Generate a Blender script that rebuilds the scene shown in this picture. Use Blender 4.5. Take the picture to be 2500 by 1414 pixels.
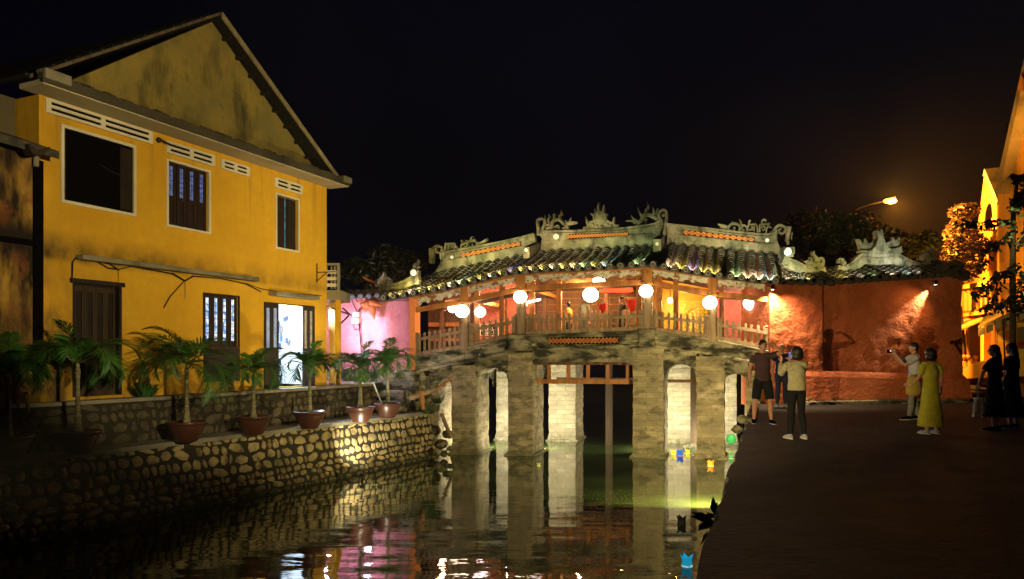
import bpy, math, random
from mathutils import Vector, Matrix, noise
R = math.radians
rnd = random.Random(7)
scene = bpy.context.scene
for o in list(bpy.data.objects): bpy.data.objects.remove(o)
COL = scene.collection

# ------------------------------------------------------------------ camera
F, CX, HZ, CAMZ = 1800.0, 1250.0, 865.0, 1.5
cd = bpy.data.cameras.new('camera'); cam = bpy.data.objects.new('camera', cd); COL.objects.link(cam)
cam.location = (0, 0, CAMZ); cam.rotation_euler = (R(90), 0, 0)
cd.sensor_width = 36; cd.lens = F/2500*36; cd.shift_y = (HZ-707)/2500; cd.clip_end = 500
scene.camera = cam
scene.view_settings.view_transform = 'Standard'; scene.view_settings.look = 'None'
scene.view_settings.exposure = 0; scene.view_settings.gamma = 1

# ------------------------------------------------------------------ night sky
w = bpy.data.worlds.new('World'); scene.world = w; w.use_nodes = True
nt = w.node_tree; bg = nt.nodes['Background']
tc = nt.nodes.new('ShaderNodeTexCoord'); nz = nt.nodes.new('ShaderNodeTexNoise'); nz.inputs['Scale'].default_value = 1.6
nz.inputs['Detail'].default_value = 4
cr = nt.nodes.new('ShaderNodeValToRGB')
cr.color_ramp.elements[0].position = .42; cr.color_ramp.elements[0].color = (.0001, .0001, .0012, 1)
cr.color_ramp.elements[1].position = .75; cr.color_ramp.elements[1].color = (.0012, .0012, .0042, 1)
nt.links.new(tc.outputs['Generated'], nz.inputs['Vector']); nt.links.new(nz.outputs['Fac'], cr.inputs['Fac'])
nt.links.new(cr.outputs['Color'], bg.inputs['Color']); bg.inputs['Strength'].default_value = 1.0

# ------------------------------------------------------------------ lights helpers
def spot(name, loc, tgt, power, col, size=40, blend=.5, rad=.1):
    l = bpy.data.lights.new(name, 'SPOT'); l.energy = power; l.color = col
    l.spot_size = R(size); l.spot_blend = blend; l.shadow_soft_size = rad
    o = bpy.data.objects.new(name, l); COL.objects.link(o); o.location = loc
    o.rotation_euler = (Vector(tgt)-Vector(loc)).to_track_quat('-Z', 'Y').to_euler(); return o
def point(name, loc, power, col, rad=.08):
    l = bpy.data.lights.new(name, 'POINT'); l.energy = power; l.color = col; l.shadow_soft_size = rad
    o = bpy.data.objects.new(name, l); COL.objects.link(o); o.location = loc; return o

# lamps of the place that stand outside the frame
spot('facade_lamp', (5, 1.5, 3.4), (-6.95, 17.9, 5.25), 8800, (1, .80, .42), 40, .35, .2)
spot('facade_lamp', (-1, 2.5, 5.2), (-5.9, 20.0, 3.4), 2600, (1, .80, .42), 26, .9, .25)
spot('bank_floodlight', (-3.2, 2.5, .9), (8.3, 20.5, 1.3), 8600, (1, .74, .32), 29, .8, .03)
spot('quay_wall_floodlight', (4.42, 15, -1.15), (.4, 23.5, -.3), 2600, (1, .80, .36), 118, .5, .1)
spot('canal_floodlight', (1.0, 4.3, -1.15), (-3.6, 19.5, -1.1), 650, (1, .88, .50), 40, .9, .1)

# ------------------------------------------------------------------ projection of pixels on real planes
def hit(px, O, d):
    r = (px-CX)/F
    return (r*O[1]-O[0])/(d[0]-r*d[1])
def zat(py, Y): return CAMZ-(py-HZ)/F*Y
def P(px, py, Y): return Vector(((px-CX)/F*Y, Y, zat(py, Y)))
def gd(py, z=0.0): return (CAMZ-z)*F/(py-HZ)          # distance of a ground point seen at py
# bridge frame (u along the bridge, v across it, z)
BO = Vector((2.3, 23.0, 0)); BU = Vector((math.cos(R(8)), -math.sin(R(8)), 0)); BV = Vector((math.sin(R(17)), math.cos(R(17)), 0))
def BW(p): return BO+BU*p[0]+BV*p[1]+Vector((0, 0, p[2]))
def bp(px, py, v=0.0):
    O = BO+BV*v; u = hit(px, O, BU); return u, zat(py, O.y+BU.y*u)
def bu(px, v=0.0): return bp(px, 865, v)[0]
# yellow house frame (a along the facade from its left corner, n outwards, z)
HO = Vector((-8.84, 13.78, 0)); HA = Vector((math.sin(R(24)), math.cos(R(24)), 0)); HN = Vector((math.cos(R(24)), -math.sin(R(24)), 0))
def HW(p): return HO+HA*p[0]+HN*p[1]+Vector((0, 0, p[2]))
def hp(px, py, n=0.0):
    O = HO+HN*n; a = hit(px, O, HA); return a, zat(py, O.y+HA.y*a)

# ------------------------------------------------------------------ mesh builder
WO = {}
class MB:
    def __init__(s, tf=None): s.v = []; s.f = []; s.tf = tf or (lambda p: Vector(p))
    def add(s, p): s.v.append(Vector(s.tf(p))); return len(s.v)-1
    def raw(s, verts, faces):
        b = len(s.v); s.v += [Vector(s.tf(p)) for p in verts]; s.f += [tuple(b+i for i in f) for f in faces]
    def hexa(s, p):
        s.raw(p, [(0,3,2,1),(4,5,6,7),(0,1,5,4),(1,2,6,5),(2,3,7,6),(3,0,4,7)])
    def box(s, x0, x1, y0, y1, z0, z1):
        s.hexa([(x0,y0,z0),(x1,y0,z0),(x1,y1,z0),(x0,y1,z0),(x0,y0,z1),(x1,y0,z1),(x1,y1,z1),(x0,y1,z1)])
    def beam(s, x0, z0a, z0b, x1, z1a, z1b, y0, y1):     # sloping bar in the x-z plane
        s.hexa([(x0,y0,z0a),(x1,y0,z1a),(x1,y1,z1a),(x0,y1,z0a),(x0,y0,z0b),(x1,y0,z1b),(x1,y1,z1b),(x0,y1,z0b)])
    def prism(s, poly, y0, y1):
        n = len(poly)
        s.raw([(p[0],y0,p[1]) for p in poly]+[(p[0],y1,p[1]) for p in poly],
              [tuple(range(n)), tuple(range(2*n-1,n-1,-1))]+[(i,n+i,n+(i+1)%n,(i+1)%n) for i in range(n)])
    def tube(s, path, rad, n=8, sq=1.0):
        path = [Vector(p) for p in path]
        if not isinstance(rad, (list, tuple)): rad = [rad]*len(path)
        rings = []
        prev = None
        for i, p in enumerate(path):
            t = (path[min(i+1,len(path)-1)]-path[max(i-1,0)])
            t = t.normalized() if t.length > 1e-9 else Vector((0,0,1))
            if prev is None:
                a = Vector((1,0,0)) if abs(t.x) < .8 else Vector((0,1,0))
                e = (a-t*a.dot(t)).normalized()
            else:
                e = (prev-t*prev.dot(t)).normalized()
            prev = e; g = t.cross(e)
            rings.append([p+(e*math.cos(2*math.pi*k/n)+g*math.sin(2*math.pi*k/n)*sq)*rad[i] for k in range(n)])
        vs = [q for r in rings for q in r]; m = len(path); fs = []
        for i in range(m-1):
            for k in range(n):
                fs.append((i*n+k, i*n+(k+1)%n, (i+1)*n+(k+1)%n, (i+1)*n+k))
        fs.append(tuple(range(n-1,-1,-1))); fs.append(tuple((m-1)*n+k for k in range(n)))
        s.raw(vs, fs)
    def lathe(s, c, prof, n=20, ex=1.0, ey=1.0):
        vs = []; fs = []
        for r, z in prof:
            for k in range(n):
                a = 2*math.pi*k/n; vs.append((c[0]+r*ex*math.cos(a), c[1]+r*ey*math.sin(a), c[2]+z))
        for i in range(len(prof)-1):
            for k in range(n):
                fs.append((i*n+k, i*n+(k+1)%n, (i+1)*n+(k+1)%n, (i+1)*n+k))
        fs.append(tuple(range(n-1,-1,-1))); fs.append(tuple((len(prof)-1)*n+k for k in range(n)))
        s.raw(vs, fs)
    def ball(s, c, rx, ry=None, rz=None, n=14, m=9, rot=None):
        ry = ry or rx; rz = rz or rx; vs = []; fs = []; c = Vector(c)
        for i in range(m+1):
            t = math.pi*i/m
            for k in range(n):
                a = 2*math.pi*k/n
                q = Vector((rx*math.sin(t)*math.cos(a), ry*math.sin(t)*math.sin(a), -rz*math.cos(t)))
                if rot: q = rot @ q
                vs.append(c+q)
        for i in range(m):
            for k in range(n): fs.append((i*n+k, i*n+(k+1)%n, (i+1)*n+(k+1)%n, (i+1)*n+k))
        s.raw(vs, fs)
    def stroke(s, pts, wid, y0, y1, sm=4):               # brush stroke in the x-z plane, extruded
        pts = [Vector((p[0], p[1])) for p in pts]
        if not isinstance(wid, (list, tuple)): wid = [wid]*len(pts)
        if len(wid) != len(pts): wid = [wid[0]+(wid[-1]-wid[0])*i/(len(pts)-1) for i in range(len(pts))]
        q = []; ws = []
        n = len(pts)
        for i in range(n-1):
            p0, p1, p2, p3 = pts[max(i-1,0)], pts[i], pts[i+1], pts[min(i+2,n-1)]
            for k in range(sm):
                t = k/sm
                q.append(.5*((2*p1)+(p2-p0)*t+(2*p0-5*p1+4*p2-p3)*t*t+(3*p1-p0-3*p2+p3)*t**3)); ws.append(wid[i]*(1-t)+wid[i+1]*t)
        q.append(pts[-1]); ws.append(wid[-1]); m = len(q); vs = []; fs = []
        for i in range(m):
            t = q[min(i+1,m-1)]-q[max(i-1,0)]
            t = t.normalized() if t.length > 1e-9 else Vector((1,0))
            nn = Vector((-t.y, t.x))*ws[i]*.5
            a, b = q[i]+nn, q[i]-nn; ym = (y0+y1)/2; th = (y1-y0)*.5
            c1 = q[i]+nn*.55; c2 = q[i]-nn*.55
            vs += [(a.x,ym-th*.45,a.y),(c1.x,ym-th,c1.y),(c2.x,ym-th,c2.y),(b.x,ym-th*.45,b.y),(b.x,ym+th,b.y),(a.x,ym+th,a.y)]
        for i in range(m-1):
            for k in range(6): fs.append((i*6+k, i*6+(k+1)%6, (i+1)*6+(k+1)%6, (i+1)*6+k))
        fs.append((0,1,2,3,4,5)); fs.append(tuple((m-1)*6+k for k in (5,4,3,2,1,0)))
        s.raw(vs, fs)
    def build(s, name, mat, parent=None, smooth=False, org=None, bevel=0):
        off = WO[parent.name] if parent else Vector(org if org is not None else (0,0,0))
        me = bpy.data.meshes.new(name); me.from_pydata([v-off for v in s.v], [], s.f); me.validate(); me.update()
        import bmesh
        bm = bmesh.new(); bm.from_mesh(me); bmesh.ops.recalc_face_normals(bm, faces=bm.faces); bm.to_mesh(me); bm.free()
        o = bpy.data.objects.new(name, me); COL.objects.link(o)
        if mat: me.materials.append(mat)
        if smooth:
            for p in me.polygons: p.use_smooth = True
        if bevel:
            b = o.modifiers.new('bevel', 'BEVEL'); b.width = bevel; b.segments = 2; b.limit_method = 'ANGLE'
        if parent: o.parent = parent
        else: o.location = off
        WO[o.name] = off.copy(); return o
def tag(o, label=None, cat=None, group=None, kind=None):
    if label: o['label'] = label
    if cat: o['category'] = cat
    if group: o['group'] = group
    if kind: o['kind'] = kind
    return o
def thing(name, loc, label, cat, group=None):
    o = bpy.data.objects.new(name, None); COL.objects.link(o); o.location = loc; WO[o.name] = Vector(loc)
    return tag(o, label, cat, group)
def dup(root, loc, label, group=None, rz=None):
    r = root.copy(); COL.objects.link(r); r.location = loc
    if rz is not None: r.rotation_euler = (0,0,rz)
    r['label'] = label
    if group: r['group'] = group
    for ch in list(root.children):
        c = ch.copy(); COL.objects.link(c); c.parent = r
        for g in list(ch.children):
            d = g.copy(); COL.objects.link(d); d.parent = c
    return r

# ------------------------------------------------------------------ materials
def lin(c): return tuple(c)+(1,)
class M:
    def __init__(s, name, col, rough=.8, metal=0, spec=.3):
        s.m = bpy.data.materials.new(name); s.m.use_nodes = True; s.nt = s.m.node_tree
        s.b = s.nt.nodes['Principled BSDF']; s.b.inputs['Roughness'].default_value = rough
        s.b.inputs['Metallic'].default_value = metal; s.b.inputs['Specular IOR Level'].default_value = spec
        s.b.inputs['Base Color'].default_value = lin(col); s.col = None; s.c0 = col; s.h = None
        s.tc = s.nt.nodes.new('ShaderNodeTexCoord'); g = s.nt.nodes.new('ShaderNodeNewGeometry'); s.pos = g.outputs['Position']
    def N(s, t, **k):
        n = s.nt.nodes.new(t)
        for a, b in k.items(): setattr(n, a, b)
        return n
    def L(s, a, b): s.nt.links.new(a, b)
    def math(s, op, a, b=None, c=None):
        n = s.N('ShaderNodeMath', operation=op)
        for i, x in enumerate((a, b, c)):
            if x is None: continue
            if isinstance(x, (int, float)): n.inputs[i].default_value = x
            else: s.L(x, n.inputs[i])
        return n.outputs[0]
    def mapv(s, sc=(1,1,1), src=None):
        n = s.N('ShaderNodeMapping'); n.inputs['Scale'].default_value = sc; s.L(src or s.pos, n.inputs['Vector']); return n.outputs[0]
    def noise(s, scale, detail=5, stretch=(1,1,1), rough=.6, lo=.35, hi=.65):
        n = s.N('ShaderNodeTexNoise'); n.inputs['Scale'].default_value = scale; n.inputs['Detail'].default_value = detail
        n.inputs['Roughness'].default_value = rough; s.L(s.mapv(stretch), n.inputs['Vector'])
        return s.rng(n.outputs['Fac'], lo, hi)
    def rng(s, x, lo, hi, a=0, b=1):
        m = s.N('ShaderNodeMapRange'); s.L(x, m.inputs[0])
        for i, q in enumerate((lo, hi, a, b)): m.inputs[i+1].default_value = q
        return m.outputs[0]
    def sep(s):
        n = s.N('ShaderNodeSeparateXYZ'); s.L(s.pos, n.inputs[0]); return n.outputs
    def mix(s, fac, col):
        n = s.N('ShaderNodeMix', data_type='RGBA')
        if isinstance(fac, (int,float)): n.inputs[0].default_value = fac
        else: s.L(fac, n.inputs[0])
        if s.col is None: n.inputs[6].default_value = lin(s.c0)
        else: s.L(s.col, n.inputs[6])
        n.inputs[7].default_value = lin(col); s.col = n.outputs[2]; return s
    def var(s, col, scale, lo=.35, hi=.65, stretch=(1,1,1), detail=5, amt=1.0):
        f = s.noise(scale, detail, stretch, lo=lo, hi=hi)
        if amt != 1: f = s.math('MULTIPLY', f, amt)
        return s.mix(f, col)
    def bump(s, h, strength=.4, dist=.02):
        n = s.N('ShaderNodeBump'); n.inputs['Strength'].default_value = strength; n.inputs['Distance'].default_value = dist
        s.L(h, n.inputs['Height'])
        if s.h is not None: s.L(s.h, n.inputs['Normal'])
        s.h = n.outputs[0]; return s
    def nb(s, scale, strength=.4, dist=.02, stretch=(1,1,1), detail=6): return s.bump(s.noise(scale, detail, stretch, lo=.2, hi=.8), strength, dist)
    def emit(s, col, st): s.b.inputs['Emission Color'].default_value = lin(col); s.b.inputs['Emission Strength'].default_value = st; return s
    def done(s):
        if s.col is not None: s.L(s.col, s.b.inputs['Base Color'])
        if s.h is not None: s.L(s.h, s.b.inputs['Normal'])
        return s.m
def xy_z(m):                                             # (x+y, z) so that courses run level round corners
    sp = m.sep(); n = m.N('ShaderNodeCombineXYZ'); m.L(m.math('ADD', sp[0], sp[1]), n.inputs[0]); m.L(sp[2], n.inputs[1]); return n.outputs[0]

def plaster(name, c, dark, mold=.5, bump=.25):
    m = M(name, c, .85); m.var(tuple(x*.72 for x in c), 1.3, .3, .75)
    m.var(dark, .9, .62-.12*mold, .78, (1,1,.45)); m.var(dark, 5, .66, .8, amt=.6); m.nb(26, bump, .02); return m
def mk_house():
    m = M('yellow_plaster', (.66,.375,.018), .85); m.var((.56,.30,.012), .8, .3, .7); m.var((.50,.27,.015), 5, .4, .75, amt=.5)
    z = m.sep()[2]
    # mould above the concrete ledge and towards the foot
    band = m.rng(m.math('ABSOLUTE', m.math('SUBTRACT', z, 3.42)), .04, .50, 1, 0)
    x = m.sep()[0]; wst = m.rng(x, -8.9, -6.2, 1.2, .55)
    nb_ = m.noise(2.2, 6, (1,1,.8), lo=.25, hi=.7)
    below = m.rng(z, 3.22, 3.36, 0, 1)
    m.mix(m.math('MULTIPLY', m.math('MULTIPLY', m.math('MULTIPLY', band, wst), nb_), below), (.035,.026,.012))
    foot = m.rng(z, .55, 1.7, .75, 0); m.mix(m.math('MULTIPLY', foot, m.noise(2.6, 6, (1,1,.5), lo=.4, hi=.7)), (.16,.085,.02))
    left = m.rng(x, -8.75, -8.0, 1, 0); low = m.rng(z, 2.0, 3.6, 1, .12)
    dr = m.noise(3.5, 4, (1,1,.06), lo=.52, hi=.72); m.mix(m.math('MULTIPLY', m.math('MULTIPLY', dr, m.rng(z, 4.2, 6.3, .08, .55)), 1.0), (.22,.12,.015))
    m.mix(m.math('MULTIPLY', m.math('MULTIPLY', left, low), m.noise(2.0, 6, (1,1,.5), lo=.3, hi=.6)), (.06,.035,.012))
    m.nb(30, .2, .01); m.nb(2.5, .3, .03); return m.done()
YEL = mk_house()
def mk_gable():
    m = M('mouldy_gable_plaster', (.30,.215,.04), .9); m.var((.18,.145,.04), .9, .35, .65); m.var((.05,.045,.015), 1.5, .52, .72, (1,1,.4)); m.var((.055,.05,.02), 5, .6, .75, amt=.6)
    z = m.sep()[2]; m.mix(m.math('MULTIPLY', m.rng(z, 6.3, 7.1, .9, 0), m.noise(3, 5, (1,1,.3), lo=.3, hi=.6)), (.02,.018,.008))
    m.nb(14, .3, .02); return m.done()
GAB = mk_gable()
def mk_old():
    m = M('stained_plaster', (.56,.33,.04), .9); m.var((.10,.05,.015), 1.1, .38, .6, (1,1,.35)); m.var((.015,.01,.005), 1.7, .5, .62, (1,1,.3)); m.var((.20,.06,.02), 2.4, .55, .7)
    z = m.sep()[2]; m.mix(m.math('MULTIPLY', m.rng(m.math('ABSOLUTE', m.math('SUBTRACT', z, 3.6)), .1, .5, 1, 0), m.noise(2, 5, lo=.2, hi=.5)), (.012,.008,.004))
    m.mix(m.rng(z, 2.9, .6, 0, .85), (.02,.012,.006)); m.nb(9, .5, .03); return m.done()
OLD = mk_old()
SOF = plaster('soffit_paint', (.50,.44,.27), (.25,.2,.1), .1).done()
CONC = plaster('weathered_concrete', (.26,.235,.15), (.03,.028,.015), 1.2, .5).done()
WHT = plaster('white_trim_paint', (.68,.62,.44), (.4,.33,.18), 0, .1).done()
def wood(name, c, d, sc=9, rough=.6):
    m = M(name, c, rough); m.var(d, sc, .35, .65, (1,1,.12)); m.var(tuple(x*.5 for x in d), 3, .6, .8); m.nb(30, .35, .01, (1,1,.1)); return m.done()
DOORW = wood('dark_painted_wood', (.020,.012,.007), (.010,.006,.004))
SHUT = wood('brown_shutter_wood', (.022,.011,.007), (.013,.007,.005))
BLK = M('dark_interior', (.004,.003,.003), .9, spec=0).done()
def flat(name, c, rough=.7, metal=0): m = M(name, c, rough, metal); m.var(tuple(x*.75 for x in c), 12, .3, .7); return m.done()
IRON = flat('rusty_iron', (.03,.02,.013)); CABLE = flat('black_cable', (.014,.012,.01))
def mk_roof():
    m = M('mossy_clay_tile', (.075,.065,.048), .85); m.var((.035,.03,.024), 4, .4, .6); m.var((.085,.085,.045), 11, .55, .7, amt=.8); m.nb(22, .6, .02); return m.done()
TILE = mk_roof()
def mk_ridge():
    m = M('lime_mortar_ridge', (.22,.195,.125), .9); m.var((.09,.085,.045), 2.6, .35, .6); m.var((.03,.03,.016), 3.4, .50, .66, (1,1,.6)); m.var((.38,.37,.29), 7, .62, .8, amt=.6); m.nb(26, .5, .02); return m.done()
RIDG = mk_ridge()
def mk_stone():
    m = M('blackened_bridge_masonry', (.33,.29,.19), .9)
    m.var((.16,.145,.09), 1.5, .38, .6, (1,1,1.4)); m.var((.028,.026,.016), 2.0, .44, .58, (.8,.8,2.0)); m.var((.62,.56,.42), 2.3, .62, .72, (1,1,1.6), amt=.8)
    m.var((.05,.045,.028), 7, .56, .7, (1,1,2), amt=.7); m.nb(18, .7, .03); m.nb(3, .5, .05); return m.done()
STON = mk_stone()
def mk_pier(name='pier_brickwork', a=(.40,.335,.20), d=.6):
    m = M(name, a, .9); v0_ = xy_z(m); wn = m.N('ShaderNodeTexNoise'); wn.inputs['Scale'].default_value = 2.5; m.L(m.pos, wn.inputs['Vector']); vm = m.N('ShaderNodeVectorMath', operation='MULTIPLY_ADD'); m.L(wn.outputs['Color'], vm.inputs[0]); vm.inputs[1].default_value = (.10,.06,0); m.L(v0_, vm.inputs[2]); v = vm.outputs[0]
    br = m.N('ShaderNodeTexBrick'); m.L(v, br.inputs['Vector'])
    for k, q in (('Scale', 1), ('Brick Width', .55), ('Row Height', .17), ('Mortar Size', .009), ('Mortar Smooth', .6), ('Bias', 0)): br.inputs[k].default_value = q
    br.inputs['Color1'].default_value = lin(a); br.inputs['Color2'].default_value = lin(tuple(x*.62 for x in a)); br.inputs['Mortar'].default_value = lin(tuple(x*.42 for x in a))
    m.col = br.outputs['Color']; m.var(tuple(x*.40 for x in a), 1.5, .40, .60, (1,1,1.5), amt=d); m.var((.05,.045,.03), 2.6, .50, .62, (1,1,2.0), amt=d); m.var(tuple(min(1,x*1.5) for x in a), 1.3, .58, .7, (1,1,1), amt=d*.6)
    z = m.sep()[2]; m.mix(m.math('MULTIPLY', m.rng(z, -1.7, -1.15, .8, 0), m.noise(5, 5, lo=.3, hi=.6)), (.07,.085,.03))
    m.bump(br.outputs['Fac'], -.6, .02); m.nb(14, .7, .04); m.nb(4, .5, .05, (1,1,2.5)); return m.done()
PIER = mk_pier()
PIERL = mk_pier('floodlit_pier_brickwork', (.60,.54,.38), .25)  # paler copy of the pier brick, floodlight brightness put into its colour
OWD = wood('orange_brown_beam_wood', (.42,.17,.04), (.24,.085,.02), 6)
GWD = wood('grey_weathered_wood', (.30,.205,.115), (.15,.10,.055), 8)
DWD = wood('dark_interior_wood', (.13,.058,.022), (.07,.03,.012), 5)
def mk_fascia():
    m = M('flaking_white_carved_board', (.55,.54,.44), .85); m.var((.24,.11,.05), 3.2, .50, .58, (1,1,1.6)); m.var((.16,.08,.04), 11, .56, .62); m.nb(14, .6, .02); return m.done()
FASC = mk_fascia()
LATT = flat('orange_glazed_lattice', (.62,.22,.05)); REC = M('recess_shade', (.008,.006,.005), .9, spec=0).done()  # near-black recess colour stands in for shade in slots and openings
PORC = flat('white_porcelain_disc', (.62,.66,.66), .3)
def mk_red(name, c, d):
    m = M(name, c, .88); m.var(d, 1.2, .35, .65); m.var(tuple(x*.5 for x in d), 2.5, .62, .75, amt=.6); m.var(tuple(min(1,x*1.25) for x in c), 6, .55, .75, amt=.5)
    m.nb(4.5, .7, .06, (1,1,1.4)); m.nb(16, .5, .025); return m.done()
REDW = mk_red('red_rough_plaster', (.42,.115,.040), (.31,.075,.022))
PNKW = mk_red('pink_plaster', (.60,.26,.27), (.48,.17,.19))
REDI = mk_red('inner_red_plaster', (.52,.15,.085), (.42,.11,.06))
ORNP = flat('orange_temple_panel', (.55,.23,.035), .45); GOLD = flat('gold_leaf_trim', (.75,.50,.12), .4)
POT = M('glazed_brown_pot', (.06,.020,.011), .38, spec=.5); POT.var((.05,.016,.01), 5); POT.nb(8, .1); POT = POT.done()
SOIL = M('soil', (.03,.02,.012), .95).done()
TRK = M('ringed_palm_trunk', (.22,.19,.11), .8); TRK.var((.12,.11,.05), 40, .45, .55, (.1,.1,1)); TRK.nb(40, .5, .01, (.1,.1,1)); TRK = TRK.done()
def leafm(name, c, d, sc=6):
    m = M(name, c, .5, spec=.4); m.var(d, sc, .35, .65); m.b.inputs['Subsurface Weight'].default_value = 0; return m.done()
PALM = leafm('palm_leaf', (.045,.14,.020), (.022,.075,.012)); LEAF = leafm('tree_leaf', (.032,.045,.012), (.016,.025,.007)); MOSS = leafm('weeds', (.07,.11,.025), (.03,.05,.015), 12)
BARK = wood('bark', (.07,.05,.03), (.04,.03,.02), 6, .9)
def glow(name, c, s): return M(name, (.8,.8,.8), .5).emit(c, s).done()

# ------------------------------------------------------------------ SETTING: water
ZW = -1.7
def mk_water():
    m = M('canal_water', (.016,.026,.006), .03, spec=.5); m.b.inputs['IOR'].default_value = 2.3
    sp = m.sep(); y = sp[1]
    near = m.rng(y, 10.5, 19, 1, .08)
    n1 = m.noise(.8, 1, (.75,1.7,1), lo=0, hi=1, rough=.45); n2 = m.noise(3.3, 3, (.6,1.8,1), lo=0, hi=1, rough=.5); n3 = m.noise(14, 2, (.6,2,1), lo=0, hi=1)
    h = m.math('ADD', m.math('MULTIPLY', m.math('MULTIPLY', n1, .028), near), m.math('ADD', m.math('MULTIPLY', m.math('MULTIPLY', n2, .0036), m.math('ADD', near, .12)), m.math('MULTIPLY', n3, .00012)))
    b = m.N('ShaderNodeBump'); b.inputs['Strength'].default_value = 1; b.inputs['Distance'].default_value = 1.0; m.L(h, b.inputs['Height']); m.h = b.outputs[0]
    m.var((.055,.08,.022), .35, .40, .65); return m.done()
WAT = mk_water()
mb = MB(); mb.raw([(-40,-6,ZW),(40,-6,ZW),(60,90,ZW),(-40,90,ZW)], [(0,1,2,3)])
tag(mb.build('water', WAT), kind='structure')

# right bank: quay
EO = Vector((1.23, 4.9)); ED = Vector((6.1, 17.6)).normalized()
def edge(Y, off=0.0): t = (Y-EO.y)/ED.y; return EO.x+ED.x*t+off
def mk_pave():
    m = M('stone_paving', (.045,.032,.022), .72, spec=.4); mp = m.N('ShaderNodeMapping'); mp.inputs['Rotation'].default_value = (0,0,R(19)); m.L(m.pos, mp.inputs['Vector'])
    br = m.N('ShaderNodeTexBrick'); m.L(mp.outputs[0], br.inputs['Vector'])
    for k, q in (('Scale', 1), ('Brick Width', .62), ('Row Height', .31), ('Mortar Size', .012), ('Mortar Smooth', .2)): br.inputs[k].default_value = q
    br.inputs['Color1'].default_value = (.030,.022,.015,1); br.inputs['Color2'].default_value = (.018,.013,.009,1); br.inputs['Mortar'].default_value = (.02,.016,.012,1)
    m.col = br.outputs['Color']; m.var((.007,.006,.004), 1.3, .42, .62, amt=.9); m.bump(br.outputs['Fac'], -1, .05); m.nb(12, .9, .04); m.nb(2.5, .6, .06); return m.done()
PAVE = mk_pave()
mb = MB(); ys = [-4+i*.4 for i in range(78)]+[30,45,70,120]
top = []; 
for i, y in enumerate(ys):
    j = (rnd.uniform(-.05,.05)) if y < 27 else 0
    top.append((edge(y, j), y))
nq = len(top)
vs = [(x,y,0) for x,y in top]+[(90,y,0) for x,y in top]
fs = [(i,i+1,nq+i+1,nq+i) for i in range(nq-1)]
mb.raw(vs, fs); tag(mb.build('quay_pavement', PAVE), kind='structure')
mb = MB()
vs = [(x,y,0) for x,y in top]+[(x-.05-rnd.uniform(0,.08),y,-.5) for x,y in top]+[(x-.15,y,-2.2) for x,y in top]
mb.raw(vs, [(i,i+1,nq+i+1,nq+i) for i in range(nq-1)]+[(nq+i,nq+i+1,2*nq+i+1,2*nq+i) for i in range(nq-1)])
tag(mb.build('quay_wall', STON), 'dark rough stone quay wall dropping into the canal on the right', 'wall')
# raised lip stones on the quay edge close to the bridge
mb = MB()
for y in [16.2+i*.62 for i in range(10)]:
    x = edge(y); a = rnd.uniform(.0,.05)
    mb.hexa([(x-.03,y,-.25),(x+.26,y-.05,-.25),(x+.26+.18,y+.52,-.25),(x+.16,y+.56,-.25),(x-.01+a,y+.02,.09+a),(x+.22,y-.02,.07),(x+.22+.18,y+.5,.08),(x+.17,y+.52,.1+a)])
tag(mb.build('quay_kerb', STON, bevel=.03), kind='structure')

# left bank: terraces and rubble walls
wl = [(-500,1480),(0,1335),(215,1296),(430,1250),(645,1206),(860,1160),(960,1137),(1062,1116)]
WL = []
for px, py in wl:
    Y = gd(py, ZW); WL.append(Vector(((px-CX)/F*Y, Y)))
def poly_at(pts, t):
    L = [0]
    for i in range(len(pts)-1): L.append(L[-1]+(pts[i+1]-pts[i]).length)
    t = max(0, min(L[-1], t))
    for i in range(len(pts)-1):
        if t <= L[i+1]: 
            d = (pts[i+1]-pts[i]).normalized(); return pts[i]+d*(t-L[i]), Vector((-d.y, d.x)), L[-1]
    d = (pts[-1]-pts[-2]).normalized(); return pts[-1], Vector((-d.y, d.x)), L[-1]
total = poly_at(WL, 0)[2]
def mk_rub(name, c, d):
    m = M(name, c, .85, spec=.25); m.var(d, 2.3, .4, .6); m.var(tuple(x*.3 for x in d), 3.1, .54, .66, amt=.85); m.var((.09,.10,.035), 1.3, .5, .75, amt=.5); z = m.sep()[2]; m.mix(m.math('MULTIPLY', m.rng(z, -1.66, -1.42, .9, 0), m.noise(4, 4, lo=.2, hi=.5)), (.03,.034,.014)); m.nb(16, .6, .03); return m.done()
RUB = mk_rub('rubble_stone', (.40,.31,.145), (.22,.17,.08)); MORT = M('dark_mortar_joint', (.022,.019,.011), .95); MORT.nb(20, .6, .03); MORT = MORT.done()
RUBD = mk_rub('shaded_rubble_stone', (.095,.075,.045), (.05,.04,.026))  # darker copy of the rubble, dim light put into its colour
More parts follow.
